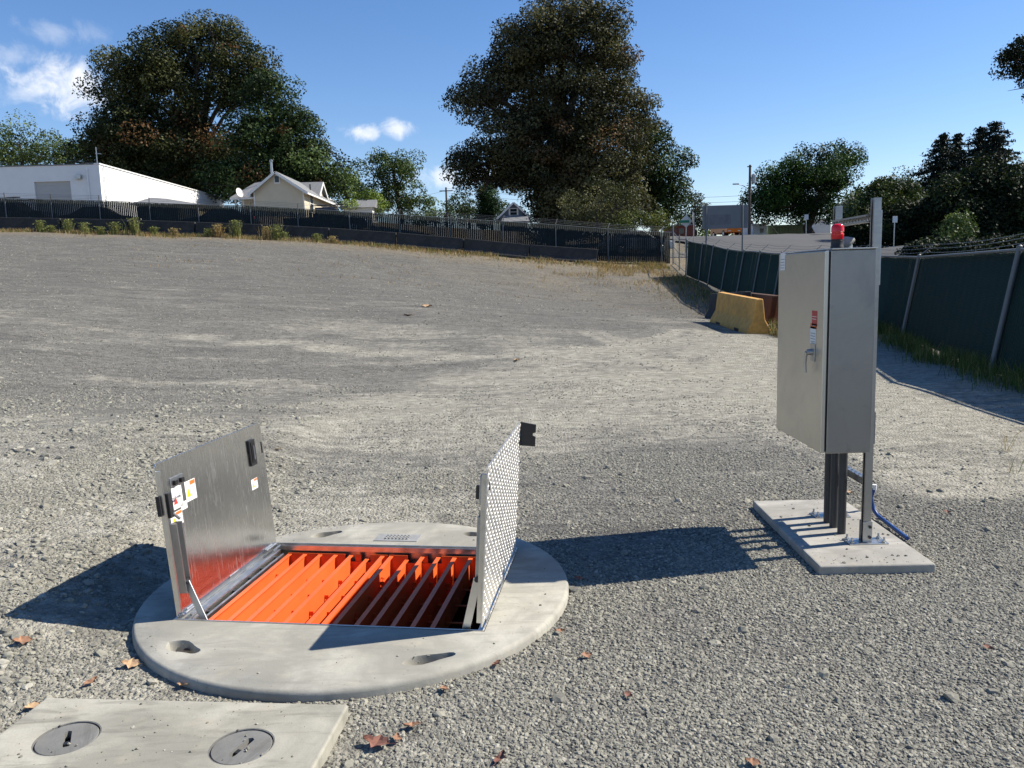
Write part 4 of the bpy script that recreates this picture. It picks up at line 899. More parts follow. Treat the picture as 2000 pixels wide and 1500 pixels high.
# zigzag wires of the near bays
Vw = []; nw = 0; segs = 36
ysw = np.arange(5.4, 19, .05)
hgt = np.linspace(.02, FH, segs*2+1)
paths = []
for y in ysw:
    o = rbase(y); t = (rtop(y)-o)/FH; n_ = -rnorm(y)*.007; dd = rbase(y+.026)-o
    paths.append(o[None]+n_+hgt[:, None]*t[None]+(np.arange(len(hgt)) % 2)[:, None]*dd[None])
PA_ = np.stack(paths); r_ = .0011; m_, k_ = PA_.shape[:2]
offs = np.array([[-r_, -r_*.3, r_], [r_, -r_, 0], [0, r_*.6, -r_]])
Vw = (PA_[:, :, None, :]+offs[None, None]).reshape(-1, 3)
i0 = (np.arange(m_)[:, None]*k_+np.arange(k_-1)[None]).ravel()*3
Qw = np.concatenate([np.stack([i0+a, i0+(a+1) % 3, i0+3+(a+1) % 3, i0+3+a], -1) for a in range(3)])
wo = raw_mesh('wire_mesh', Vw, Qw, None, 'wire', rf); wo['kind'] = 'stuff'
for k, s_ in enumerate((.38, .7, .99)):
    pts = []
    for (a, b), (a2, b2) in zip(arms[:-1], arms[1:]):
        p = a+(b-a)*s_; q = a2+(b2-a2)*s_
        for t in np.linspace(0, 1, 6)[:-1]: pts.append(p+(q-p)*t-np.array([0, 0, .05*4*t*(1-t)]))
    mb = MB(); mb.path(pts, .0035, 4)
    w_ = mb.build('barbed_wire', 'galv_dark', rf)
    pts = np.array(pts); mb = MB(); sel = pts[pts[:, 1] < 20]
    for a, b in zip(sel[:-1], sel[1:]):
        L = np.linalg.norm(b-a)
        for t in np.arange(0, 1, .13/L):
            p = a+(b-a)*t; mb.add([p+[0, 0, .018], p+[.004, .004, 0], p+[-.004, -.004, -.018], p+[.014, 0, .004], p+[-.014, 0, -.004]], [(0, 1, 2), (3, 1, 4)])
    bo = mb.build('barbs', 'galv_dark', w_); bo['kind'] = 'stuff'
# pedestrian gate in the corner
ga = far_base(1314); gb = rbase(42.4); gt = thing('wire_gate', ga, 'open grey chain link gate between the two slatted fences', 'gate')
for s_ in (0.02, .5, .98):
    p = ga+(gb-ga)*s_; p[2] = H(p[0], p[1]); mb = MB(); mb.tube(p-[0, 0, .1], p+[0, 0, 2.25 if s_ < .1 else 1.95], .035, n=8); mb.build('gate_post', 'post_grey', gt, smooth=True)
for z in (.15, 1.05, 1.85):
    mb = MB(); mb.path([ga+(gb-ga)*.03+[0, 0, z], ga+(gb-ga)*.5+[0, 0, z-.18*(z > 1)], ga+(gb-ga)*.97+[0, 0, z]], .022, 6); mb.build('gate_rail', 'post_grey', gt)
mb = MB()
for i in range(14):
    for dr_ in (-1, 1):
        s_ = .04+.92*i/25; p = ga+(gb-ga)*s_; q = ga+(gb-ga)*min(max(s_+.4*dr_, .03), .97); mb.tube(p+[0, 0, .1], q+[0, 0, 1.8], .0018, n=3, cap=False)
go_ = mb.build('gate_mesh', 'wire', gt); go_['kind'] = 'stuff'

# barriers by the right fence
def gp(x, y): return np.array([x, y, H(x, y)])
jersey('yellow_barrier', gp(5.76, 18.5), gp(5.7, 21.7), .81, .58, .17, 'yellow', 'yellow painted concrete barrier with scuffed foot', drop=.04, foot=.34)
jersey('concrete_barrier', gp(6.72, 22.6), gp(6.62, 26.1), .80, .56, .2, 'rough_concrete', 'dark concrete barrier behind the yellow one', drop=.04)
jersey('rusty_barrier', gp(7.15, 18.7), gp(7.1, 21.0), .72, .5, .2, 'rust', 'rusty brown barrier between yellow barrier and green fence', 'rusty barriers at the green fence', drop=.04)
jersey('rusty_barrier', gp(7.05, 21.25), gp(6.98, 23.7), .76, .5, .2, 'rust', 'rusty brown barrier beside the dark barrier and green fence', 'rusty barriers at the green fence', drop=.04)

# ------------------------------------------------------------------ buildings
def quadbox(mb, x0, x1, y0, y1, z0, z1): return mb.box((x0, y0, z0), (x1, y1, z1))
c0 = PY(193, 321, 62); wx = c0[0]; zt_ = c0[2]; zb = H(wx-5, 66)-1.5; yf = 62; yb = PX(400, 365, wx)[1]
wh = thing('warehouse', (wx, yf, H(wx, yf)), 'low white painted block warehouse with a grey roller door', 'building')
mb = MB(); ra = PY(66, 354, 62)[0]; rb_ = PY(137, 354, 62)[0]; rz_ = PY(100, 354.5, 62)[2]
mb.box((wx-34, yf, zb), (ra, yf+.3, zt_)); mb.box((ra, yf, rz_), (rb_, yf+.3, zt_)); mb.box((rb_, yf, zb), (wx, yf+.3, zt_)); mb.build('front_wall', 'white_wall', wh)
mb = MB(); mb.box((wx-.3, yf+.302, zb), (wx, yb, zt_)); mb.build('side_wall', 'white_wall', wh)
mb = MB(); mb.box((wx-34, yf+.302, zt_-.5), (wx-.302, yb, zt_-.3)); mb.build('roof', 'roof', wh)
mb = MB(); mb.box((wx-.36, yf-.06, zt_+.002), (wx+.07, yb, zt_+.10)); mb.build('parapet_cap', 'trim', wh)
mb = MB(); mb.box((wx-34, yf-.05, zt_+.002), (wx-.37, yf+.36, zt_+.08)); mb.build('parapet_cap', 'roof', wh)
rd_ = MB().box((ra+.002, yf+.12, zb), (rb_-.002, yf+.17, rz_-.002)).build('roller_door', 'door_grey', wh)
for i in range(1, 9): MB().box((ra+.05, yf+.105, zb+1.5+.42*i), (rb_-.05, yf+.1195, zb+1.53+.42*i)).build('door_rib', 'door_grey', rd_)
MB().tube((wx-.9, yf-.08, zb), (wx-.9, yf-.08, zt_-.3), .06, n=8).build('downpipe', 'white_wall', wh)
MB().box((wx-1.75, yf-.28, zt_-1.05), (wx-1.35, yf-.002, zt_-.75)).build('wall_lamp', 'galv', wh)
MB().tube((wx+.10, yf+.5, zb), (wx+.10, yf+.5, zt_-.1), .05, n=8).build('downpipe', 'white_wall', wh)
an = thing('mast_antenna', (wx-.5, yf+.8, zt_-.3), 'thin roof mast at the warehouse corner', 'mast'); p = np.array(an.location)
MB().tube(p, p+[0, 0, 1.7], .035, n=6).build('mast', 'galv', an); MB().bar(p+[-.1, 0, 1.25], p+[.35, 0, 1.2], .04, .04).build('cross_bar', 'galv', an)
ax_ = thing('annex', (wx+.2, yb+4, H(wx, yb+4)), 'shaded grey annex at the back end of the white warehouse', 'building')
MB().box((wx-12, yb+.02, zb), (wx+.0, PX(435, 372, wx)[1], zt_-.12)).build('wall', 'white_wall', ax_); MB().box((wx-12, yb+.02, zt_-.118), (wx+.15, PX(435, 372, wx)[1]+.2, zt_+.02)).build('roof', 'roof', ax_)
# shed with hip roof
Ys = 55.; a = PY(250, 399, Ys); b = PY(393, 403, Ys); pk = PY(293, 388, Ys+2); gz_ = H(a[0], Ys)
sh = thing('hip_roof_shed', ((a[0]+b[0])/2, Ys+2, gz_), 'low shed with dark hip roof behind the slatted fence', 'shed')
mb = MB(); e0, e1, e2, e3 = (a[0], Ys, a[2]), (b[0], Ys, a[2]-.12), (b[0], Ys+4.5, a[2]-.12), (a[0], Ys+4.5, a[2]); r0, r1 = (pk[0], Ys+2.2, pk[2]+.1), (pk[0]+1.0, Ys+2.2, pk[2])
mb.add([e0, e1, e2, e3, r0, r1], [(0, 1, 5, 4), (1, 2, 5), (2, 3, 4, 5), (3, 0, 4), (3, 2, 1, 0)]); mb.build('roof', 'roof', sh)
MB().box((a[0]+.4, Ys+.4, gz_-.5), (b[0]-1.9, Ys+4.1, a[2]-.13)).build('wall', 'dark_steel', sh); MB().box((b[0]-1.89, Ys+.5, gz_-.5), (b[0]-.4, Ys+4.1, a[2]-.14)).build('end_room', 'tan', sh)
# cream house
Yh = 72.; A = PY(496, 372, Yh); B = PY(592, 374, Yh); PK = PY(539, 335, Yh); ze = (A[2]+B[2])/2; zg = H(B[0], Yh)-.6; YB = PX(658, 392, B[0])[1]
hs_ = thing('cream_house', (B[0], Yh, H(B[0], Yh)), 'small cream sided house with grey gable roof and stove pipe', 'house')
xm = PK[0]; zp = PK[2]-.12
mb = MB(); mb.prism([(A[0], Yh, zg), (B[0], Yh, zg), (B[0], Yh, ze), (xm, Yh, zp), (A[0], Yh, ze)], (0, YB-Yh, 0)); hwl = mb.build('wall', 'siding', hs_)
for i in range(16):
    z = ze-1.9+i*.16
    if z < ze: MB().box((A[0]+.01, Yh-.012, z), (B[0]-.01, Yh-.001, z+.03)).build('siding_board', 'siding', hwl)
def slope(x0, z0, x1, z1, y0, y1, th, nm, m, par):
    mb = MB(); d = np.array([x1-x0, 0, z1-z0]); n_ = np.array([-d[2], 0, d[0]]); n_ = n_/np.linalg.norm(n_); n_ = n_ if n_[2] > 0 else -n_
    mb.prism([(x0, y0, z0), (x1, y0, z1), np.array([x1, y0, z1])+n_*th, np.array([x0, y0, z0])+n_*th], (0, y1-y0, 0)); return mb.build(nm, m, par)
sl = (zp-ze)/(B[0]-xm); sl2 = (zp-ze)/(xm-A[0]); ov = .42
slope(xm+.001, zp+.02, B[0]+ov, ze-sl*ov+.02, Yh-.45, YB+.3, .10, 'roof', 'roof', hs_); slope(xm-.001, zp+.02, A[0]-ov, ze-sl2*ov+.02, Yh-.45, YB+.3, .10, 'roof', 'roof', hs_)
slope(xm+.001, zp-.13, B[0]+ov, ze-sl*ov-.13, Yh-.50, Yh-.452, .2, 'barge_board', 'trim', hs_); slope(xm-.001, zp-.13, A[0]-ov, ze-sl2*ov-.13, Yh-.50, Yh-.452, .2, 'barge_board', 'trim', hs_)
MB().box((B[0]+ov, Yh-.45, ze-sl*ov-.08), (B[0]+ov+.09, YB+.3, ze-sl*ov+.06)).build('gutter', 'trim', hs_)
for x in (A[0], B[0]): MB().box((x-.06, Yh-.03, zg), (x+.06, Yh-.0125, ze-.02)).build('corner_board', 'trim', hs_)
w = PY(541, 350, Yh); wn = MB().box((w[0]-.28, Yh-.05, w[2]-.38), (w[0]+.28, Yh-.0125, w[2]+.36)).build('window', 'trim', hs_); MB().box((w[0]-.18, Yh-.065, w[2]-.27), (w[0]+.18, Yh-.0505, w[2]+.26)).build('pane', 'glass', wn)
for (u, v, wy, hz) in ((608, 398, .5, .75), (646, 402, .45, .6), (652, 402, .3, .5)):
    q = PX(u, v, B[0]); wn = MB().box((B[0]+.002, q[1]-wy-.12, q[2]-hz-.1), (B[0]+.05, q[1]+wy+.12, q[2]+hz+.1)).build('window', 'trim', hs_); MB().box((B[0]+.0505, q[1]-wy, q[2]-hz), (B[0]+.06, q[1]+wy, q[2]-.03)).build('pane', 'glass', wn); MB().box((B[0]+.0505, q[1]-wy, q[2]+.03), (B[0]+.06, q[1]+wy, q[2]+hz)).build('pane', 'glass', wn)
# left wing with a roof plane falling to the left
LW = PY(452, 388, Yh+1); LT = PY(497, 344, Yh+3)
mb = MB(); mb.box((LW[0]+.7, Yh+1.5, zg), (A[0]-.002, Yh+8, LW[2]-.02)); mb.build('wing_wall', 'siding', hs_)
mb = MB(); mb.prism([(LW[0], Yh+.6, LW[2]), (A[0]+.2, Yh+.6, LW[2]+.05), (A[0]+.9, Yh+3.2, zp-.25), (LW[0]+1.2, Yh+4.2, zp-.35)], (0, .1, .1)); mb.prism([(LW[0]+1.2, Yh+4.2, zp-.35), (A[0]+.9, Yh+3.2, zp-.25), (A[0]+.9, Yh+8.5, LW[2]), (LW[0], Yh+8.5, LW[2])], (0, 0, .1)); mb.build('wing_roof', 'roof', hs_)
MB().box((LW[0], Yh+.5, LW[2]-.14), (A[0]-.05, Yh+.6, LW[2]+.02)).build('fascia', 'trim', hs_)
for x in (LW[0]+.35, LW[0]+1.05): MB().box((x, Yh+.75, zg), (x+.12, Yh+.87, LW[2]-.15)).build('porch_post', 'trim', hs_)
# cross gable towards the right
dg = PX(612, 338, B[0]-.8); yd = Yh+8.0; mb = MB(); zr = zp-.02
mb.prism([(B[0]-.3, yd-1.5, ze+.25), (B[0]-.3, yd+1.5, ze+.25), (B[0]-.3, yd, zr-.08)], (-2., 0, 0)); mb.build('dormer', 'siding', hs_)
mb = MB()
for s_ in (-1, 1): mb = MB(); mb.prism([(B[0]+.0, yd, zr), (B[0]+.0, yd+s_*1.85, ze+.12), (B[0]+.0, yd+s_*1.85, ze+.22), (B[0]+.0, yd, zr+.12)], (-2.4, 0, 0)); mb.build('dormer_roof', 'roof', hs_); mb = MB(); mb.prism([(B[0]+.06, yd, zr-.16), (B[0]+.06, yd+s_*1.85, ze-.04), (B[0]+.06, yd+s_*1.85, ze+.2), (B[0]+.06, yd, zr+.1)], (-.055, 0, 0)); mb.build('barge_board', 'trim', hs_)
q = PY(531, 338, Yh+3); MB().tube((q[0], Yh+3, zp-.6), (q[0], Yh+3, PY(531, 316, Yh+3)[2]), .11, n=10).build('stove_pipe', 'galv', hs_, smooth=True); MB().lathe([(.17, 0), (.17, .14), (.05, .22)], 10, (q[0], Yh+3, PY(531, 316, Yh+3)[2])).build('pipe_cap', 'galv_dark', hs_)
for (x, y, h_) in ((B[0]-.8, Yh+6, .3), (B[0]-1.0, Yh+10, .45)): MB().tube((x, y, ze+.2), (x, y, ze+1.15+h_*.2), .07, n=8).build('roof_vent', 'black', hs_)
ds = PY(468, 376, Yh+.3); dt = thing('satellite_dish', (ds[0], ds[1], ds[2]-.45), 'white satellite dish at the cream house wing', 'satellite dish')
n_d = np.array([.75, -.55, .35]); n_d /= np.linalg.norm(n_d); e1 = np.cross(n_d, [0, 0, 1]); e1 /= np.linalg.norm(e1); e2 = np.cross(e1, n_d); mb = MB(); V = [ds-n_d*.06]
for r_ in (.2, .38):
    for k in range(20): V.append(ds+r_*(math.cos(k*math.pi/10)*e1*.9+math.sin(k*math.pi/10)*e2*1.15)+n_d*(r_*r_*.5-.06))
mb.add(V, [(0, 1+k, 1+(k+1) % 20) for k in range(20)]+[(1+k, 21+k, 21+(k+1) % 20, 1+(k+1) % 20) for k in range(20)]); mb.build('reflector', 'trim', dt)
MB().tube(ds-e2*.4, ds+n_d*.5-e2*.1, .015, n=6).build('feed_arm', 'galv', dt); MB().path([ds-n_d*.06, ds-n_d*.2-[0, 0, .1], ds-n_d*.2-[0, 0, .75]], .03, 6).build('mast', 'galv', dt)
# low shed right of the house
q0 = PY(665, 404, 78); q1 = PY(732, 408, 78); ls = thing('garden_shed', (q0[0], 78, H(q0[0], 78)), 'low dark roofed outbuilding behind the cream house', 'shed')
MB().box((q0[0]+.3, 78.3, H(q0[0], 78)-.6), (q1[0]-.3, 81, q0[2]-.1)).build('wall', 'trim', ls); MB().prism([(q0[0], 78, q0[2]-.1), (q0[0], 79.7, q0[2]+.75), (q0[0], 81.4, q0[2]-.1)], (q1[0]-q0[0], 0, 0)).build('roof', 'roof', ls)
# blue grey gabled house
Yg = 105.; P0 = PY(976, 421, Yg); P1 = PY(1030, 424, Yg); PT_ = PY(1003, 395, Yg); hb_ = thing('blue_house', (PT_[0], Yg, H(PT_[0], Yg)), 'blue grey gabled house with white window under the big tree', 'house')
MB().prism([(P0[0], Yg, P0[2]-6), (P1[0], Yg, P0[2]-6), (P1[0], Yg, P0[2]), (PT_[0], Yg, PT_[2]-.15), (P0[0], Yg, P0[2])], (0, 9, 0)).build('wall', 'blue_siding', hb_)
for s_, e in ((1, P1), (-1, P0)): slope(PT_[0]+s_*.001, PT_[2]-.1, e[0]+s_*.35, P0[2]-.45, Yg-.4, Yg+9.3, .12, 'roof', 'roof', hb_); slope(PT_[0]+s_*.001, PT_[2]-.22, e[0]+s_*.35, P0[2]-.57, Yg-.45, Yg-.402, .22, 'barge_board', 'trim', hb_)
w = PY(1003, 414, Yg); wn = MB().box((w[0]-.62, Yg-.06, w[2]-.48), (w[0]+.62, Yg-.002, w[2]+.48)).build('window', 'trim', hb_)
for s_ in (-1, 1): MB().box((w[0]-.42, Yg-.08, w[2]+(.03 if s_ > 0 else -.38)), (w[0]+.42, Yg-.0605, w[2]+(.38 if s_ > 0 else -.03))).build('pane', 'glass', wn)
MB().prism([(P0[0]+.2, Yg-1.8, P0[2]-1.0), (P1[0]+.2, Yg-1.8, P0[2]-1.0), (P1[0], Yg-.01, P0[2]-.1), (P0[0]+.5, Yg-.01, P0[2]-.1)], (0, 0, .1)).build('porch_roof', 'roof', hb_)
# things beyond the gate
def block(name, u0, u1, v0, v1, Y, dep, m, label, cat, roof=None, base=None):
    a = PY(u0, v0, Y); b = PY(u1, v1, Y); t = thing(name, ((a[0]+b[0])/2, Y, b[2]), label, cat)
    w = MB().box((a[0], Y, b[2]-(1.0 if base is None else base)), (b[0], Y+dep, a[2])).build('wall', m, t)
    if roof: MB().box((a[0]-.15, Y-.2, a[2]+.002), (b[0]+.15, Y+dep+.2, a[2]+.14)).build('roof', roof, t)
    return t, a, b
t, a, b = block('white_shed', 1471, 1497, 440, 466, 95, 4, 'white_wall', 'small white shed beside the utility pole', 'shed', 'trim'); ww = (b[0]-a[0])
dd_ = MB().box((a[0]+ww*.45, 94.93, b[2]-.4), (a[0]+ww*.8, 94.998, a[2]-.25)).build('door', 'trim', t); MB().box((a[0]+ww*.5, 94.9, a[2]-.9), (a[0]+ww*.75, 94.928, a[2]-.4)).build('pane', 'glass', dd_)
t, a, b = block('green_container', 1500, 1578, 440, 465, 97, 2.6, 'green_box', 'long dull green container under the round tree', 'container')
for i in range(14): x = a[0]+(b[0]-a[0])*(i+.5)/14; MB().box((x-.05, 96.93, b[2]-.2), (x+.05, 96.998, a[2]-.1)).build('rib', 'green_box', t)
MB().bar((a[0]+.4, 96.85, a[2]-.1), (a[0]+1.6, 96.85, b[2]+.1), .05, .08).build('brace', 'galv', t)
block('white_outbuilding', 1590, 1622, 429, 462, 104, 6, 'white_wall', 'white outbuilding behind the round tree trunk', 'building', 'trim')
t, a, b = block('brick_house', 1322, 1357, 441, 470, 92, 8, 'brick', 'red brick house wall behind the diamond sign', 'house', 'roof')
MB().box((a[0]+.2, 91.94, a[2]-.9), (a[0]+.8, 91.998, a[2]-.3)).build('window', 'glass', t)
t, a, b = block('gabled_house', 1757, 1835, 383, 440, 62, 7, 'tan', 'house with brownish roof showing above the dark hedge', 'house')
MB().prism([(a[0]-.4, 61.6, a[2]-1.6), (b[0]+.4, 61.6, a[2]-1.6), (b[0]-.6, 65.5, a[2]+.35), (a[0]+.6, 65.5, a[2]+.35)], (0, .15, .15)).build('roof', simple('brown_shingle', (.17, .14, .12), .9, 0, .15, 4), t)
t, a, b = block('dark_gable_house', 1656, 1690, 394, 440, 70, 1.2, 'blue_siding', 'dark gable end peeking over the hedge by the round tree', 'house')
MB().prism([(a[0]-.3, 69.7, a[2]-.1), (a[0]+1.0, 69.7, a[2]+.55), (b[0]+.3, 69.7, a[2]+.45), (b[0]+.3, 69.7, a[2]-.1)], (0, 1.8, 0)).build('roof', 'roof', t)
# blank sign on two posts
Yb = 50.; a = PY(1372, 402, Yb); b = PY(1461, 445, Yb); sg = thing('sign_board', ((a[0]+b[0])/2, Yb, H((a[0]+b[0])/2, Yb)), 'large blank grey sign board on two tall posts', 'sign')
pn = MB().box((a[0], Yb, b[2]), (b[0], Yb+.05, a[2])).build('panel', 'grey_panel', sg, bevel=.01); MB().box((a[0]+.45, Yb-.004, b[2]+.25), (a[0]+1.75, Yb-.0005, b[2]+.85)).build('faded_patch', simple('faded_patch', (.14, .145, .155), .7, 0, .25, 3), pn)
for u in (1379, 1450): x = PY(u, 420, Yb)[0]; MB().tube((x, Yb-.06, H(x, Yb)-.2), (x, Yb-.06, PY(u, 397, Yb)[2]), .05, n=10).build('post', 'post_grey', sg)
# road signs by the gate
sp = PY(1340, 432, 52); t = thing('diamond_sign', (sp[0], 52, H(sp[0], 52)), 'back of a silver diamond road sign with green street name blades', 'sign')
MB().tube((sp[0]-.05, 52.05, H(sp[0], 52)-.2), (sp[0]+.05, 52.05, sp[2]+.5), .035, n=8).build('post', 'galv', t); MB().prism([sp+[-.42, 0, 0], sp+[0, 0, -.42], sp+[.42, 0, 0], sp+[0, 0, .42]], (0, -.012, 0)).build('plate', 'galv', t)
MB().box((sp[0]-.42, 51.94, sp[2]-.10), (sp[0]+.2, 51.96, sp[2]+.06)).build('name_blade', 'sign_green', t)
sp = PY(1353, 425, 54); t = thing('octagon_sign', (sp[0], 54, H(sp[0], 54)), 'edge-on octagonal road sign seen from behind next to the diamond sign', 'sign')
MB().tube((sp[0]+.06, 54.0, H(sp[0], 54)-.2), (sp[0]+.06, 54.0, sp[2]+.3), .035, n=8).build('post', 'galv', t); mb = MB(); dv = np.array([.28, .96, 0]); mb.prism([sp+(dv*math.cos(k*math.pi/4+math.pi/8)+np.array([0, 0, 1])*math.sin(k*math.pi/4+math.pi/8))*.42 for k in range(8)], (.012, -.004, 0)); mb.build('plate', 'galv', t)
sp = PY(1748, 428, 34); t = thing('street_sign', (sp[0], 34, H(sp[0], 34)), 'small white sign on a thin post before the dark hedge', 'sign')
MB().tube((sp[0], 34.03, H(sp[0], 34)-.1), (sp[0], 34.03, sp[2]+.1), .022, n=8).build('post', 'galv', t); MB().box((sp[0]-.10, 33.99, sp[2]-.14), (sp[0]+.10, 34.005, sp[2]+.12)).build('plate', 'trim', t, bevel=.004)
sp = PY(1575, 424, 80); t = thing('street_sign', (sp[0], 80, H(sp[0], 80)), 'small white sign on a post before the round tree', 'sign')
MB().tube((sp[0], 80.03, H(sp[0], 80)-.1), (sp[0], 80.03, sp[2]+.2), .035, n=8).build('post', 'galv', t); MB().box((sp[0]-.2, 79.98, sp[2]-.25), (sp[0]+.2, 80.0, sp[2]+.25)).build('plate', 'trim', t)
# utility poles
def pole(u, v0, Y, label, can=True, lampu=None):
    p = PY(u, v0, Y); g = H(p[0], Y); t = thing('utility_pole', (p[0], Y, g), label, 'utility pole')
    MB().tube((p[0], Y, g-.3), (p[0], Y, p[2]), .17, .12, 10).build('pole', 'wood_pole', t, smooth=True)
    MB().box((p[0]-.9, Y-.2, p[2]-.55), (p[0]+.9, Y-.12, p[2]-.42)).build('crossarm', 'wood_pole', t) if not can else MB().box((p[0]-.35, Y-.2, p[2]-.25), (p[0]+.12, Y-.12, p[2]-.15)).build('crossarm', 'wood_pole', t)
    if can:
        MB().lathe([(.2, -.95), (.25, -.9), (.25, -.05), (.12, .05)], 14, (p[0]+.42, Y, p[2]-1.0)).build('transformer', 'galv', t, smooth=True)
    if lampu:
        q = PY(*lampu, Y); h_ = PY(u, 372, Y); MB().path([h_, (h_+q)/2+[0, 0, .15], q], .035, 6).build('lamp_arm', 'galv', t); MB().box(q+[-.55, -.12, -.03], q+[.1, .12, .1]).build('lamp_head', 'galv', t, bevel=.03)
    return p
pA = pole(1465, 322, 88, 'tall wooden utility pole with transformer can and street lamp arm', True, (1441, 360))
pB = pole(871, 366, 112, 'thin wooden utility pole left of the big tree', False)
pC = pole(1740, 345, 74, 'short dark pole top showing above the bright shrubs', False)
def wire(a, b, sag, label):
    t = thing('overhead_wire', a, label, 'wire', 'overhead wires'); pts = [np_(a)+(np_(b)-np_(a))*s_-np.array([0, 0, sag*4*s_*(1-s_)]) for s_ in np.linspace(0, 1, 13)]
    MB().path(pts, .014, 4).build('strand', 'black', t)
for (d0, d1, w_) in ((-3.2, -1.0, 'topmost'), (-3.8, -1.6, 'middle'), (-4.6, -2.4, 'lowest')): wire(pA+[0, 0, d0], pB+[0, 0, d1+.9], .8, w_+' overhead wire running between the two wooden poles')
wire(PY(392, 357, 82), PY(494, 362, 78), .15, 'service wire from the warehouse annex to the cream house'); wire(PY(-30, 278, 95), PY(180, 318, 70), .3, 'sloping wire above the warehouse roof'); wire(pB+[0, 0, -.4], PY(640, 392, 90), .6, 'wire from the thin pole towards the cream house')

# ------------------------------------------------------------------ vehicles
def car(loc, rz, paint, label, kind='sedan', name='parked_car', cat='car', group=None):
    t = thing(name, loc, label, cat, group, rz=rz)
    if kind == 'sedan': low = [(-2.2, .3), (2.2, .3), (2.25, .55), (2.15, .78), (1.0, .95), (-1.5, 1.0), (-2.2, .92), (-2.25, .6)]; cabp = [(-1.55, .99), (-.85, 1.42), (.25, 1.44), (1.05, .94)]
    elif kind == 'pickup': low = [(-2.6, .4), (2.6, .4), (2.65, .75), (2.5, 1.0), (1.3, 1.12), (-2.6, 1.12)]; cabp = [(-.75, 1.11), (-.6, 1.72), (.55, 1.74), (1.25, 1.11)]
    else: low = [(-3., .5), (3., .5), (3.05, 1.1), (2.9, 1.3), (1.9, 1.35), (-3., 1.1)]; cabp = [(.3, 1.2), (.3, 2.1), (1.5, 2.1), (2.0, 1.32)]
    wd = .88 if kind == 'sedan' else .95
    mb = MB(); mb.prism([(x, -wd, z) for x, z in low], (0, 2*wd, 0)); mb.build('body', paint, t, world=False, bevel=.07, segs=3)
    n = len(cabp); mb = MB(); V = [(x, -(wd-.03 if z < 1.3 else wd-.2), z) for x, z in cabp]+[(x, (wd-.03 if z < 1.3 else wd-.2), z) for x, z in cabp]
    mb.add(V, [tuple(range(n)), tuple(range(n, 2*n))]+[(i, (i+1) % n, n+(i+1) % n, n+i) for i in range(n)]); cb_ = mb.build('cabin', paint, t, world=False, bevel=.05)
    for s_ in (-1, 1):
        a_, b_, c_, d_ = cabp; mb = MB(); f = lambda x, z: (x, s_*((wd-.03)+((wd-.2)-(wd-.03))*(z-a_[1])/(b_[1]-a_[1])+.006), z)
        mb.prism([f(a_[0]+.3, a_[1]+.06), f(b_[0]+.08, b_[1]-.09), f(c_[0]-.05, c_[1]-.09), f(d_[0]-.32, a_[1]+.06)], (0, s_*.004, 0)); mb.build('side_window', 'glass', cb_, world=False)
    a_, b_, c_, d_ = cabp; mb = MB(); yt = wd-.3; yb_ = wd-.18; q1_ = np.array([c_[0]+(d_[0]-c_[0])*.1, 0, c_[1]+(d_[1]-c_[1])*.1]); q2_ = np.array([c_[0]+(d_[0]-c_[0])*.85, 0, c_[1]+(d_[1]-c_[1])*.85]); nn_ = np.array([c_[1]-d_[1], 0, d_[0]-c_[0]]); nn_ = nn_/np.linalg.norm(nn_); mb.prism([q1_+[0, -yt, 0]+nn_*.004, q1_+[0, yt, 0]+nn_*.004, q2_+[0, yb_, 0]+nn_*.004, q2_+[0, -yb_, 0]+nn_*.004], nn_*.006); mb.build('windshield', 'glass', cb_, world=False)
    wbx = 1.35 if kind == 'sedan' else 1.75
    for x in (-wbx, wbx):
        for s_ in (-1, 1):
            r_ = .33 if kind == 'sedan' else .42; V = []; mb = MB()
            mb.tube((x, s_*(wd-.2), r_), (x, s_*(wd+.015), r_), r_, n=20); w_ = mb.build('wheel', 'tyre', t, world=False); MB().tube((x, s_*(wd+.0155), r_), (x, s_*(wd+.03), r_), r_*.62, r_*.55, 14).build('rim', 'galv', w_, world=False)
    for s_ in (-1, 1): MB().box((low[1][0]-.12, s_*.62-.16, .62), (low[1][0]+.03, s_*.62+.16, .76)).build('headlight', 'trim', t, world=False); MB().box((low[0][0]-.03, s_*.66-.12, .72), (low[0][0]+.1, s_*.66+.12, .86)).build('tail_light', 'lab_red', t, world=False)
    if kind == 'pickup': MB().path([(-.9, -.8, 1.12), (-.9, -.8, 1.85), (1.2, -.8, 1.9)], .04, 6).build('rack_rail', 'black', t, world=False); MB().path([(-.9, .8, 1.12), (-.9, .8, 1.85), (1.2, .8, 1.9)], .04, 6).build('rack_rail', 'black', t, world=False)
    if kind == 'truck': MB().box((-2.95, -.95, 1.101), (.2, .95, 2.15)).build('box', paint, t, world=False, bevel=.04)
    return t
def car_at(u, Y, rz, *a, **k): x = PY(u, 430, Y)[0]; return car((x, Y, H(x, Y)), rz, *a, **k)
car_at(198, 51.8, R(4), 'car_dark', 'black sedan parked behind the fence before the warehouse corner')
car_at(432, 52., R(-176), 'car_dark', 'black sedan parked behind the fence left of the cream house')
car_at(640, 52.5, R(3), 'car_dark', 'dark pickup with a rack parked behind the fence', 'pickup', 'parked_pickup', 'pickup')
car_at(20, 52.3, R(2), 'car_dark', 'dark vehicle behind the fence below the roller door', 'pickup', 'parked_pickup', 'pickup')
car_at(1242, 51, R(12), 'car_silver', 'pale car behind the fence under the olive shrubs')
car_at(1417, 106, R(-84), 'truck_orange', 'orange truck parked beyond the blank sign', 'truck', 'orange_truck', 'truck')
car_at(1455, 106, R(-95), 'white', 'white truck parked next to the utility pole', 'truck', 'white_truck', 'truck')
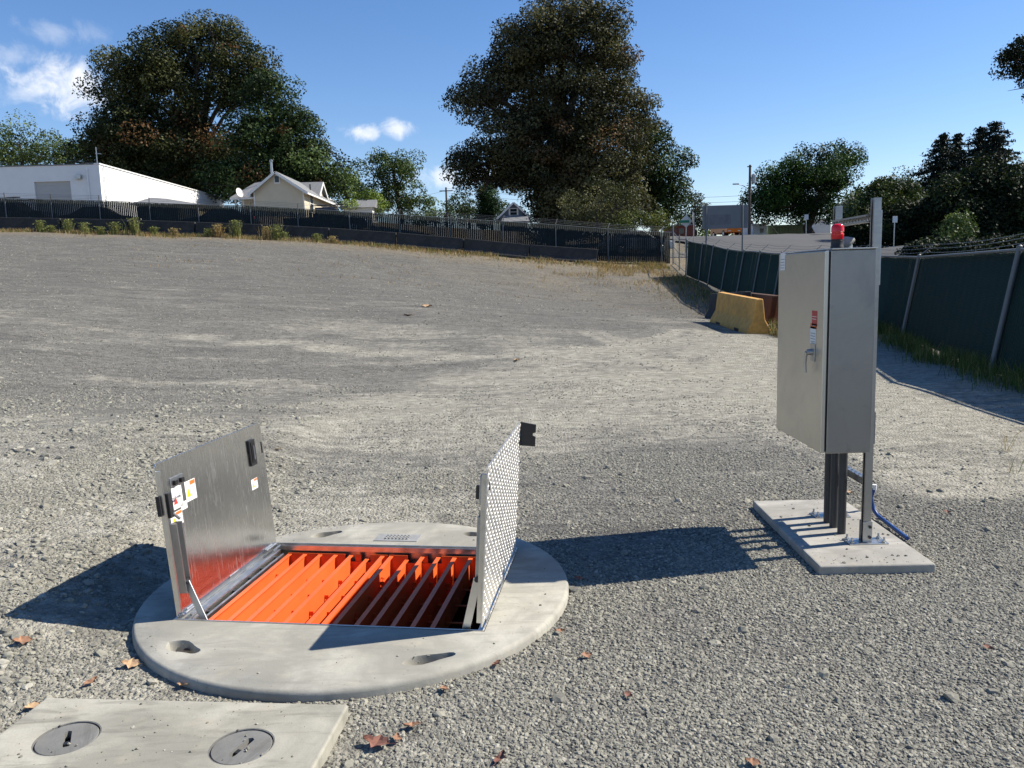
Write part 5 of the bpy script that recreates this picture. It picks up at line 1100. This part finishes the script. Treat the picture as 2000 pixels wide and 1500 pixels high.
# ------------------------------------------------------------------ vegetation
def leaves(C, size, cols, nb=None, up=.3, aspect=.55):
    """diamond leaves at centres C (n,3); outward bias nb (n,3)"""
    n = len(C); nv = rng.normal(size=(n, 3)); nv /= np.linalg.norm(nv, axis=1)[:, None]
    if nb is not None: nv = nv+nb*.9
    nv[:, 2] += up; nv /= np.linalg.norm(nv, axis=1)[:, None]
    t = rng.normal(size=(n, 3)); t[:, 2] -= .35; t -= nv*(t*nv).sum(1)[:, None]; t /= np.linalg.norm(t, axis=1)[:, None]; b = np.cross(nv, t)
    s = (size*rng.uniform(.65, 1.25, n))[:, None]
    V = np.stack([C-t*s*.5, C+b*s*aspect*.5+nv*s*.08, C+t*s*.5, C-b*s*aspect*.5+nv*s*.08], 1).reshape(-1, 3)
    return V, np.arange(n*4).reshape(-1, 4), np.repeat(cols, 4, 0)
def unit(n): d = rng.normal(size=(n, 3)); return d/np.linalg.norm(d, axis=1)[:, None]
def crown(lobes, Y, per, nl, size, pal, rc, fill=.5, flat=.75, accents=None):
    """lobes: (u,v,ru,rv[,dY]) photo ellipses at distance Y"""
    Cs, Ns, Ks = [], [], []
    for lb in lobes:
        u, v, ru, rv = lb[:4]; dy = lb[4] if len(lb) > 4 else rng.uniform(-1, 1)*.02*Y; Yl = Y+dy
        c = PY(u, v, Yl); k = Yl/F; a = np.array([ru*k, min(ru, rv*1.3)*k, rv*k])
        m = max(6, int(ru*rv*3.14/per*.82)); d = unit(m); r = fill+(1-fill)*rng.random(m)**.5; cc = c+d*a*r[:, None]*(1+rng.normal(0, .05, m))[:, None]
        tone = rng.normal(0, 1, m); acc = rng.random(m)
        sz = rng.uniform(.5, 1.5, m); L = (nl*2.5*sz**2).astype(int)+4
        for i in range(m):
            du = unit(L[i]); q = du*(.35+.65*rng.random((L[i], 1))**.5)*np.array([1.15, 1.15, flat])*rc*sz[i]; q[:, 2] -= .12*rc*(q[:, :2]**2).sum(1)/(rc*rc); Cs.append(cc[i]+q); Ns.append(du*.75+d[i][None]*.35)
            base = pal[0] if tone[i] < -.5 else (pal[1] if tone[i] < .6 else pal[2])
            if accents is not None and acc[i] < accents[0]*(1 if d[i][2] > -.2 else .3): base = accents[1]
            Ks.append(np.array(base)*(1+.16*tone[i])*rng.uniform(.86, 1.14, (L[i], 1)))
    C = np.concatenate(Cs); V, Q_, K = leaves(C, size*.66, np.clip(np.concatenate(Ks), .004, 1), np.concatenate(Ns)); return V, Q_, K
def limbs(mb, base, lobes, Y, r0, fork=.45, n=7):
    cs = [PY(l[0], l[1]+l[3]*.2, Y+(l[4] if len(l) > 4 else 0)) for l in lobes]; top = np.mean(cs, axis=0)
    hi = base+np.array([(top[0]-base[0])*.35, 0, (top[2]-base[2])*fork])
    mb.path([base-[0, 0, .4], base+(hi-base)*.5+[rng.normal()*.15, 0, 0], hi], [r0*1.25, r0, r0*.8], n+3, cap=False)
    tip = max(cs, key=lambda c: c[2]); mb.path([hi, (hi+tip)/2+[rng.normal()*.3, rng.normal()*.3, 0], tip], [r0*.8, r0*.45, r0*.08], n)
    for c in cs:
        s_ = hi+(tip-hi)*rng.uniform(0, .35); m_ = (s_+c)/2+np.array([0, 0, .12*np.linalg.norm(c-s_)])*rng.uniform(.2, 1); mb.path([s_, m_, c], [r0*.42, r0*.25, r0*.06], n)
        for _ in range(4):
            e = c+unit(1)[0]*min(1.6, np.linalg.norm(c-s_)*.25); mb.path([m_+(c-m_)*rng.random(), (m_+c+2*e)/4+[0, 0, .2], e], [r0*.16, r0*.1, r0*.03], 5)
def tree(name, label, Y, lobes, base_uv, r0, pal, per=330, nl=55, size=.42, rc=1.1, cat='tree', group=None, accents=None, fill=.3, mt='leaf', trunk=True, fork=.45):
    p = PY(base_uv[0], base_uv[1], Y); g = H(p[0], Y); base = np.array([p[0], Y, g]); t = thing(name, base, label, cat, group)
    V, Q_, K = crown(lobes, Y, per, nl, size, pal, rc, fill, accents=accents); raw_mesh('crown', V, Q_, K, mt, t)
    if trunk:
        mb = MB(); limbs(mb, base, lobes, Y, r0, fork); mb.build('trunk', 'bark', t, smooth=True)
    return t
OLIVE = [(.022, .032, .012), (.046, .056, .021), (.085, .090, .034)]; RED = (.12, .066, .028)
GREEN = [(.020, .036, .013), (.040, .066, .022), (.075, .11, .036)]
BROWNG = [(.030, .034, .017), (.058, .060, .029), (.10, .098, .05)]
PALEG = [(.045, .07, .022), (.075, .11, .035), (.11, .15, .05)]
BRIGHT = [(.06, .10, .02), (.11, .17, .03), (.17, .23, .05)]
tree('large_tree', 'huge rusty olive tree with red seed clusters behind the warehouse', 92, [(385, 90, 95, 48), (300, 120, 65, 45), (470, 128, 62, 48), (250, 165, 65, 45), (215, 245, 52, 62), (330, 190, 85, 60), (450, 178, 42, 38), (290, 265, 90, 60), (205, 300, 42, 38), (495, 165, 32, 42), (350, 300, 90, 60), (440, 300, 60, 55), (300, 345, 100, 35), (420, 355, 90, 32), (225, 125, 40, 22), (425, 60, 40, 20), (240, 335, 40, 30), (250, 290, 70, 60), (370, 262, 60, 45), (340, 360, 130, 28)],
     (400, 400), .7, OLIVE, per=210, nl=62, size=.5, rc=1.35, accents=(.08, RED), fork=.38)
tree('large_tree', 'dark green broad tree with rusty tips behind the cream house', 86, [(520, 185, 48, 42), (545, 235, 55, 50), (500, 270, 60, 50), (575, 280, 60, 48), (610, 325, 48, 40), (540, 325, 80, 48), (470, 345, 60, 40), (640, 355, 32, 30), (590, 360, 70, 30)],
     (560, 400), .55, GREEN, per=220, nl=62, size=.48, rc=1.25, accents=(.07, RED))
tree('large_tree', 'towering brown green tree beside the blue house', 70, [(1095, 35, 80, 48), (1050, 70, 70, 50), (1150, 75, 62, 58), (1185, 45, 30, 42), (1005, 110, 60, 55), (1080, 130, 85, 60), (1190, 130, 55, 52), (960, 165, 48, 42), (925, 190, 36, 36), (1020, 195, 80, 60), (1120, 210, 90, 65), (1205, 215, 62, 60), (990, 275, 60, 50), (935, 305, 52, 30), (905, 325, 30, 24), (920, 345, 22, 24), (1070, 290, 95, 70), (1180, 300, 85, 70), (1250, 215, 26, 32), (1072, 370, 58, 50), (1150, 375, 90, 60), (1215, 370, 45, 60), (1075, 425, 42, 30), (978, 335, 34, 32), (1085, 330, 105, 72), (1130, 415, 85, 45), (1015, 315, 52, 52), (1180, 430, 60, 28), (1100, 445, 58, 22)],
     (1085, 470), .75, BROWNG, per=210, nl=60, size=.38, rc=1.0, accents=(.06, (.12, .075, .04)))
tree('broad_tree', 'darker green tree growing right of the towering tree', 76, [(1280, 285, 42, 40), (1300, 330, 45, 48), (1265, 340, 50, 60), (1310, 385, 36, 36), (1270, 395, 50, 40), (1255, 260, 26, 26)], (1280, 450), .35, GREEN, per=220, nl=62, size=.38, rc=.95)
tree('olive_shrub', 'pale olive leafy shrub under the towering tree behind the fence', 54, [(1140, 400, 42, 30), (1185, 412, 55, 32), (1215, 395, 24, 30), (1120, 420, 30, 20), (1175, 370, 26, 24)], (1170, 470), .10, [(.05, .06, .025), (.10, .105, .05), (.16, .155, .08)], per=170, nl=45, size=.22, rc=.5, cat='shrub')
tree('leafy_shrub', 'yellow green bush beside the olive shrub at the fence end', 53, [(1275, 430, 30, 18), (1245, 432, 30, 20), (1295, 440, 14, 12), (1215, 436, 26, 18)], (1265, 480), .07, [(.05, .07, .02), (.09, .11, .03), (.15, .165, .05)], per=130, nl=45, size=.2, rc=.45, cat='shrub')
tree('round_tree', 'round dark green tree with drooping side branch beyond the street', 92, [(1585, 325, 60, 38), (1535, 355, 50, 40), (1500, 375, 36, 36), (1640, 300, 36, 22), (1655, 325, 26, 22), (1640, 362, 30, 14), (1590, 375, 68, 42), (1545, 405, 55, 28), (1605, 415, 48, 22), (1490, 405, 25, 25), (1620, 345, 22, 20)], (1585, 466), .5, [(.012, .028, .010), (.024, .055, .014), (.05, .10, .022)], per=150, nl=60, size=.42, rc=1.15, fork=.35)
# background trees
tree('hazy_tree', 'pale green open crowned tree left of the warehouse mast', 112, [(40, 275, 55, 38), (0, 290, 45, 40), (85, 290, 26, 30), (40, 305, 60, 20)], (40, 330), .4, PALEG, per=260, nl=50, size=.5, rc=1.4, group='background trees')
tree('hazy_tree', 'small pale tree between the open crowned tree and the mast', 108, [(128, 282, 22, 16), (140, 305, 38, 18), (165, 300, 18, 20), (115, 310, 20, 12)], (135, 330), .25, PALEG, per=220, nl=50, size=.45, rc=1.1, group='background trees')
tree('hazy_tree', 'mid green tree rising behind the cream house dormer', 98, [(675, 330, 30, 28), (690, 350, 26, 30), (660, 360, 30, 30), (685, 380, 40, 26)], (680, 420), .3, [(.03, .055, .02), (.055, .085, .028), (.08, .12, .04)], per=220, nl=55, size=.45, rc=1.1, group='background trees')
tree('hazy_tree', 'tall light green tree with visible limbs and flat top', 105, [(765, 305, 34, 16), (745, 320, 22, 18), (800, 320, 26, 18), (775, 340, 40, 26), (805, 345, 22, 26), (745, 355, 28, 22), (780, 385, 55, 30), (735, 385, 35, 30), (820, 400, 32, 22)], (782, 430), .35, [(.035, .06, .02), (.06, .095, .03), (.09, .13, .045)], per=200, nl=52, size=.45, rc=1.0, group='background trees')
tree('leafy_shrub', 'bright yellow green bush right of the cream house', 80, [(722, 392, 32, 22), (705, 405, 26, 18), (742, 408, 20, 16)], (722, 430), .12, BRIGHT, per=130, nl=50, size=.3, rc=.6, cat='shrub')
tree('hedge_row', 'low green scrub behind the fence beside the thin pole', 118, [(850, 412, 34, 20), (885, 418, 30, 18), (830, 420, 30, 16)], (850, 440), .2, PALEG, per=170, nl=45, size=.45, rc=1.0, cat='shrub')
tree('hazy_tree', 'grey green round tree left of the columnar evergreens', 114, [(905, 398, 28, 24), (925, 405, 28, 24), (895, 415, 30, 20), (985, 408, 26, 22)], (912, 440), .25, [(.03, .05, .024), (.05, .075, .035), (.08, .11, .05)], per=190, nl=50, size=.45, rc=1.0, group='background trees')
for (u, hgt_, lab) in ((944, 360, 'left one of two narrow dark columnar evergreens'), (960, 352, 'taller right one of two narrow dark columnar evergreens')):
    tree('columnar_evergreen', lab+' by the blue house', 108, [(u, hgt_+8, 4, 8), (u, hgt_+22, 8, 14), (u, hgt_+42, 11, 20), (u, hgt_+62, 12, 18)], (u, 430), .15, [(.012, .03, .012), (.02, .045, .016), (.03, .06, .02)], per=40, nl=60, size=.32, rc=.7, cat='evergreen', group='columnar evergreens')
tree('hazy_tree', 'grey green tree behind the road signs', 115, [(1358, 395, 18, 20), (1350, 415, 22, 22), (1370, 425, 18, 20), (1335, 425, 18, 16)], (1355, 455), .25, [(.03, .045, .028), (.055, .07, .045), (.085, .10, .065)], per=160, nl=45, size=.5, rc=1.1, group='background trees')
tree('leafy_shrub', 'sunny yellow green scrub below the blank sign', 120, [(1400, 452, 40, 9), (1440, 452, 30, 8)], (1420, 468), .1, BRIGHT, per=80, nl=40, size=.45, rc=.9, cat='shrub')
tree('hazy_tree', 'pale airy tree showing between hedge and conifers', 90, [(1775, 340, 22, 24), (1760, 360, 20, 20), (1790, 365, 22, 20)], (1775, 430), .2, [(.04, .06, .04), (.07, .095, .06), (.10, .13, .08)], per=260, nl=35, size=.4, rc=1.1, group='background trees')
# hedge of big shrubs along the street
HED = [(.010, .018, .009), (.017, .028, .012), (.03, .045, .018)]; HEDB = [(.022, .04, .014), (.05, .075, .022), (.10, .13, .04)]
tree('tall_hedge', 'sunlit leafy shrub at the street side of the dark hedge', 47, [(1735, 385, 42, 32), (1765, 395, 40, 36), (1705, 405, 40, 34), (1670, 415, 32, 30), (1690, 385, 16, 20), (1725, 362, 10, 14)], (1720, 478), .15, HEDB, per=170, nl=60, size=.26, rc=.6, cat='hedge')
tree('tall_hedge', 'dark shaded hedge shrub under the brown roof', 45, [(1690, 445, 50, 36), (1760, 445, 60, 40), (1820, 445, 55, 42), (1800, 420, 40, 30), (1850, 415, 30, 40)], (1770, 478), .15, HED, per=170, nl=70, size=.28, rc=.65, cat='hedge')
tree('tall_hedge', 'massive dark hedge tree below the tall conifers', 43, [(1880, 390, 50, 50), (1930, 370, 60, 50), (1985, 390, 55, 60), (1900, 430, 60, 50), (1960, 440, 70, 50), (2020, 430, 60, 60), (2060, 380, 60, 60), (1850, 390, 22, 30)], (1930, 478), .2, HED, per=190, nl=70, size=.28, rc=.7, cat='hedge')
tree('leafy_shrub', 'small glossy leaved shrub catching sun above the leaning fence', 33, [(1866, 440, 18, 22), (1870, 465, 24, 16), (1885, 455, 14, 16)], (1868, 485), .05, [(.035, .06, .02), (.07, .11, .035), (.12, .16, .06)], per=90, nl=40, size=.16, rc=.35, cat='shrub')
tree('low_hedge', 'low dark ivy bank between street and leaning fence', 21, [(1785, 490, 26, 8), (1825, 487, 36, 11), (1880, 486, 40, 12), (1935, 484, 45, 14), (1990, 482, 40, 16), (2030, 480, 40, 20)], (1890, 500), .04, HED, per=40, nl=45, size=.13, rc=.24, cat='hedge')
# conifers
def conifer(u, v0, vb, wpx, Y, label):
    top = PY(u, v0, Y); bot = PY(u, vb, Y); g = H(top[0], Y); t = thing('conifer', (top[0], Y, g), label, 'conifer', 'tall dark conifers'); h_ = top[2]-bot[2]; Wm = wpx/F*Y; C, Nn, K = [], [], []; mb = MB()
    mb.path([(top[0], Y, g-.3), (top[0], Y, top[2]-.2)], [.3, .03], 8); nt_ = int(h_/.42)
    for i in range(nt_):
        f = (i+.5)/nt_; z = top[2]-h_*f; rl = Wm*(.06+.94*f**.72)*rng.uniform(.75, 1.1); nb = 8+int(9*f)
        for k in range(nb):
            a = rng.uniform(0, 6.28); L = rl*rng.uniform(.7, 1.12); s_ = np.linspace(.12, 1, max(4, int(L/.2))); dx = np.array([math.cos(a), math.sin(a)])
            P_ = np.stack([top[0]+dx[0]*L*s_, Y+dx[1]*L*s_, z+.10*L-.38*L*s_**1.3+.16*L*s_**4], -1); C.append(np.repeat(P_, 7, 0)+rng.normal(size=(len(P_)*7, 3))*np.array([.16, .16, .09]))
            if k % 2 == 0: mb.path([(top[0], Y, z+.1*L), P_[len(P_)//2], P_[-1]], [.05, .03, .01], 4)
    C = np.concatenate(C); kk = np.array([(.014, .022, .016)])*rng.uniform(.6, 1.9, (len(C), 1)); V, Q_, K = leaves(C, .34, kk, None, .2, .4); raw_mesh('crown', V, Q_, K, 'needle', t); mb.build('trunk', 'bark', t)
conifer(1842, 262, 430, 78, 86, 'leftmost broad dark conifer above the hedge'); conifer(1871, 261, 430, 46, 90, 'slim dark conifer between the broad ones'); conifer(1914, 249, 430, 72, 88, 'broad dark conifer left of the tallest'); conifer(1945, 238, 430, 82, 86, 'tallest dark conifer above the hedge')
tree('hedge_tree', 'dusky tree right of the tallest conifer', 80, [(1990, 345, 26, 26), (2010, 370, 50, 40), (1975, 375, 24, 24)], (2010, 440), .25, HED, per=190, nl=50, size=.35, rc=.8)
# branch of a tree standing outside the picture on the right
tree('overhanging_tree', 'dark leafy branch tips reaching in at the right edge of the sky', 60, [(1990, 118, 30, 26), (1975, 105, 18, 10), (2030, 110, 50, 50), (2100, 150, 80, 80), (2150, 250, 90, 90), (2010, 150, 20, 14), (2000, 88, 14, 10)], (2180, 480), .4, [(.010, .016, .009), (.018, .026, .012), (.03, .04, .016)], per=230, nl=55, size=.32, rc=.8)

# ---- weeds and grass
def blades(P, hmin, hmax, w, pal, lean_=.35):
    n = len(P); h_ = rng.uniform(hmin, hmax, n); a = rng.uniform(0, 6.28, n); b = rng.uniform(0, 6.28, n); l = np.abs(rng.normal(0, lean_, n))*h_
    d = np.stack([np.cos(a), np.sin(a), 0*a], -1); s_ = np.stack([np.cos(b), np.sin(b), 0*b], -1); z = np.array([0, 0, 1.]); ww = (w*rng.uniform(.6, 1.3, n))[:, None]
    m_ = P+d*(l*.35)[:, None]+z*(h_*.6)[:, None]; t = P+d*l[:, None]+z*h_[:, None]
    V = np.stack([P-s_*ww, P+s_*ww, m_+s_*ww*.7, m_-s_*ww*.7, t+s_*ww*.12, t-s_*ww*.12], 1).reshape(-1, 3); q = np.array([(0, 1, 2, 3), (3, 2, 4, 5)]); Qs = (np.arange(n)[:, None, None]*6+q[None]).reshape(-1, 4)
    k = np.array(pal)[rng.integers(0, len(pal), n)]*rng.uniform(.7, 1.3, (n, 1)); return V, Qs, np.repeat(k, 6, 0)
DRY = [(.30, .23, .12), (.40, .31, .17), (.22, .16, .08), (.34, .22, .10)]; WEED = [(.07, .12, .03), (.10, .15, .045), (.15, .18, .06), (.05, .09, .03)]
def on_ground(x, y): return np.stack([x, y, HH(x, y)-.01], -1)
n = 26000; x = rng.uniform(-37, 9, n); y = 47.15-.042*(x+8)-np.abs(rng.normal(0, 1.1, n)); k = vnoise(x, y*2, .6, 41)+.25*(rng.random(n)-.5) > .42; x, y = x[k], y[k]
V, Qs, K = blades(on_ground(x, y), .06, .28, .012, DRY+WEED[1:2], .5); o = raw_mesh('dry_grass', V, Qs, K, 'grass'); tag(o, 'dry straw coloured grass along the foot of the concrete barriers', 'grass', kind='stuff')
n = 5000; x = rng.uniform(1.5, 9.5, n); y = 45.5-np.abs(rng.normal(0, 3.2, n)); k = (x < fence_right_x(y)-.3) & (vnoise(x, y, .7, 44) > .5); x, y = x[k], y[k]
V, Qs, K = blades(on_ground(x, y), .05, .25, .012, DRY, .6); o = raw_mesh('dry_grass', V, Qs, K, 'grass'); tag(o, 'sparse dry grass near the wire gate', 'grass', kind='stuff')
n = 7000; x = rng.uniform(-18, 8.5, n); y = rng.uniform(31, 46, n); k = (vnoise(x, y*2.5, .45, 61)*.6+vnoise(x, y*2, 1.7, 62)*.4 > .6) & (x < fence_right_x(y)-.6); x, y = x[k], y[k]
V, Qs, K = blades(on_ground(x, y), .02, .10, .014, DRY, .8); o = raw_mesh('dry_grass', V, Qs, K, 'grass'); tag(o, 'thin flattened straw scattered over the upper lot', 'grass', kind='stuff')
n = 15000; y = rng.uniform(5, 27, n); x = fence_right_x(y)-.06-np.abs(rng.normal(0, .26, n))*(1+.25*np.sin(y*2)); k = vnoise(x*3, y, 1.2, 47)+.3*(rng.random(n)-.5) > .33; x, y = x[k], y[k]
V, Qs, K = blades(on_ground(x, y), .05, .34, .004, WEED+WEED+DRY[:1], .4); o = raw_mesh('fence_weeds', V, Qs, K, 'grass'); tag(o, 'green weeds and grass along the foot of the leaning fence', 'weeds', kind='stuff')
n = 2600; y = rng.uniform(27, 42, n); x = fence_right_x(y)-.3-np.abs(rng.normal(0, .8, n)); V, Qs, K = blades(on_ground(x, y), .06, .3, .009, DRY+WEED, .5); o = raw_mesh('fence_weeds', V, Qs, K, 'grass'); tag(o, 'dry weeds in the shaded strip by the far green fence', 'weeds', kind='stuff')
n = 900; x = rng.uniform(5.9, 7.3, n); y = rng.uniform(17.6, 18.6, n); V, Qs, K = blades(on_ground(x, y), .1, .45, .007, DRY[:3]+WEED[:1], .35); o = raw_mesh('barrier_weeds', V, Qs, K, 'grass'); tag(o, 'dry weeds in front of the rusty barrier end', 'weeds', kind='stuff')
weeds = [(80, 443, .7, 'green'), (100, 444, .45, 'green'), (133, 449, .85, 'green'), (165, 448, .7, 'green'), (196, 447, .5, 'green'), (225, 452, .75, 'green'), (263, 448, 1.05, 'green'), (300, 455, .55, 'green'), (341, 459, .5, 'dry'), (409, 456, .5, 'green'), (462, 458, 1.1, 'green'), (425, 454, .8, 'dry'), (520, 462, .8, 'dry'), (541, 462, .95, 'green'), (555, 467, .5, 'green'), (620, 472, .5, 'green'), (650, 472, .45, 'dry')]
lab_w = ['in front of the roller door barriers', 'between two taller weeds by the roller door', 'broadest one below the warehouse wall', 'second of the tall clumps below the warehouse', 'small one below the warehouse corner', 'below the lit warehouse wall', 'tallest one before the hip roofed shed', 'low one before the shed end', 'dry one right of the shed', 'low one before the dark sedan', 'tallest stalks before the dark sedan', 'thin dry stalks before the sedan', 'dry upright one below the house gable', 'upright stalks below the cream house', 'low bush below the cream house', 'low one before the pickup', 'dry one before the pickup']
for (u, v, h_, kd), lw in zip(weeds, lab_w):
    y = fenceY(u)-1.5; p = PY(u, v, y); g = H(p[0], y); t = thing('weed_clump', (p[0], y, g), ('green' if kd == 'green' else 'straw coloured')+' weed clump at the barriers, '+lw, 'weed', 'weed clumps along the barriers')
    n = 130; a = rng.uniform(0, 6.28, n); r_ = np.abs(rng.normal(0, .16, n))*min(1, h_*1.3); P_ = np.stack([p[0]+r_*np.cos(a), y+r_*np.sin(a), np.full(n, g-.01)], -1)
    V, Qs, K = blades(P_, h_*.45, h_, .014, [(.15, .17, .06), (.20, .20, .08), (.26, .25, .10), (.11, .14, .05)] if kd == 'green' else DRY, .28); raw_mesh('stalks', V, Qs, K, 'grass', t)
    n2 = 190; C = P_[rng.integers(0, n, n2)]+np.stack([rng.normal(0, .10, n2), rng.normal(0, .10, n2), rng.uniform(.15, .95, n2)*h_], -1); kk = np.array([(.17, .19, .07) if kd == 'green' else (.3, .24, .12)])*rng.uniform(.6, 1.5, (n2, 1)); V, Qs, K = leaves(C, .11, kk, None, .4, .5); raw_mesh('leaves', V, Qs, K, 'grass', t)
# a few thin weeds on the pale soil by the fence
for (u, v, h_, lab) in ((1965, 880, .30, 'thin dry weed standing in the fence shadow edge'), (1977, 925, .22, 'thin dry weed on the pale soil below the fence shadow')):
    p = PZ(u, v); g = H(p[0], p[1]); t = thing('thin_weed', (p[0], p[1], g), lab, 'weed'); P_ = np.repeat(np.array([[p[0], p[1], g-.01]]), 9, 0)+rng.normal(size=(9, 3))*np.array([.02, .02, 0]); V, Qs, K = blades(P_, h_*.5, h_, .0025, DRY[:2]+WEED[1:3], .5); raw_mesh('stalks', V, Qs, K, 'grass', t)

# ---- fallen leaves
def dry_leaf(u, v, L, rz, label, z=0., col=None, tilt=0.):
    p = PZ(u, v, z+.012); g = (H(p[0], p[1]) if z == 0 else z)+.014
    t = bpy.data.objects.new('fallen_leaf', None); mb = MB(); n = 7; V = []
    for i in range(n):
        s_ = i/(n-1); w = .42*math.sin(math.pi*min(1, s_*1.02)**.75)*(1+.35*math.sin(s_*17)); cz = .18*(s_-.5)**2+.03*math.sin(s_*9)
        for k in (-1, -.5, 0, .5, 1): V.append((L*(s_-.5), L*w*k*.8, L*(cz+.16*k*k*(.4+.6*s_)*.9)))
    Fs = [(i*5+k, i*5+k+1, (i+1)*5+k+1, (i+1)*5+k) for i in range(n-1) for k in range(4)]; mb.add(V, Fs); mb.path([(-L*.5, 0, L*.05), (-L*.68, 0, L*.09), (-L*.8, L*.05, L*.08)], L*.012, 4)
    o = mb.build('fallen_leaf', col or 'dry_leaf'); bpy.data.objects.remove(t); o.location = (p[0], p[1], g); o.rotation_euler = (tilt, tilt*.5, rz); tag(o, label, 'leaf', 'fallen dry leaves'); return o
TANL = simple('tan_leaf', (.42, .28, .16), .8, 0, .25, 40); REDL = simple('red_brown_leaf', (.19, .085, .06), .8, 0, .3, 40)
LV = [(255, 1298, .075, TANL, 'tan curled leaf at the rim of the round slab near its lifting hole'), (46, 1281, .075, 'dry_leaf', 'reddish leaf on the gravel left of the round slab'), (178, 1333, .06, 'dry_leaf', 'reddish leaf between the two concrete slabs'), (62, 1382, .06, TANL, 'tan leaf at the left end of the valve slab'), (356, 1339, .05, TANL, 'small tan leaf under the near rim of the round slab'), (735, 1452, .10, REDL, 'crumpled dark red leaf right of the valve slab'), (775, 1443, .05, 'dry_leaf', 'small leaf beside the crumpled dark red leaf'), (805, 1418, .06, 'dry_leaf', 'brown leaf on gravel between slabs and camera side, above the crumpled one'), (868, 1347, .05, 'dry_leaf', 'brown leaf near the right rim of the round slab'), (970, 1297, .05, REDL, 'dark leaf close to the slab rim hole'), (1095, 1233, .045, 'dry_leaf', 'small reddish leaf off the right rim of the round slab'), (1146, 1281, .05, 'dry_leaf', 'reddish leaf on open gravel right of the round slab'), (1228, 1358, .04, REDL, 'tiny red leaf on open gravel before the pad'), (978, 1482, .06, REDL, 'dark red leaf on the open gravel by the crumpled one'), (1470, 1490, .05, 'dry_leaf', 'brown leaf on the open gravel far from the slabs'), (1130, 1130, .045, REDL, 'dark leaf at the edge of the cabinet shadow'), (837, 661, .3, TANL, 'large tan leaf litter on the far dusty lot'), (800, 672, .22, 'dry_leaf', 'brown leaf litter on the far dusty lot'), (1010, 717, .16, TANL, 'pale leaf on the dusty lot before the track'), (545, 897, .07, TANL, 'pale tan leaf behind the polished hatch leaf'), (1660, 962, .06, TANL, 'tan leaf behind the cabinet pad'), (1722, 1010, .05, 'dry_leaf', 'orange leaf beside the blue pipe'), (1850, 1000, .045, REDL, 'dark leaf on the gravel right of the pad'), (1930, 1265, .04, REDL, 'red leaf on the gravel at the lot edge below the pad')]
for (u, v, L, c, lab) in LV: dry_leaf(u, v, L, rng.uniform(0, 6.28), lab, 0., c, rng.uniform(-.35, .35))
p = PZ(372, 1268, ZT-.03); o = dry_leaf(370, 1270, .05, .5, 'reddish leaf lying inside the lifting hole of the round slab', ZT-.05, REDL)
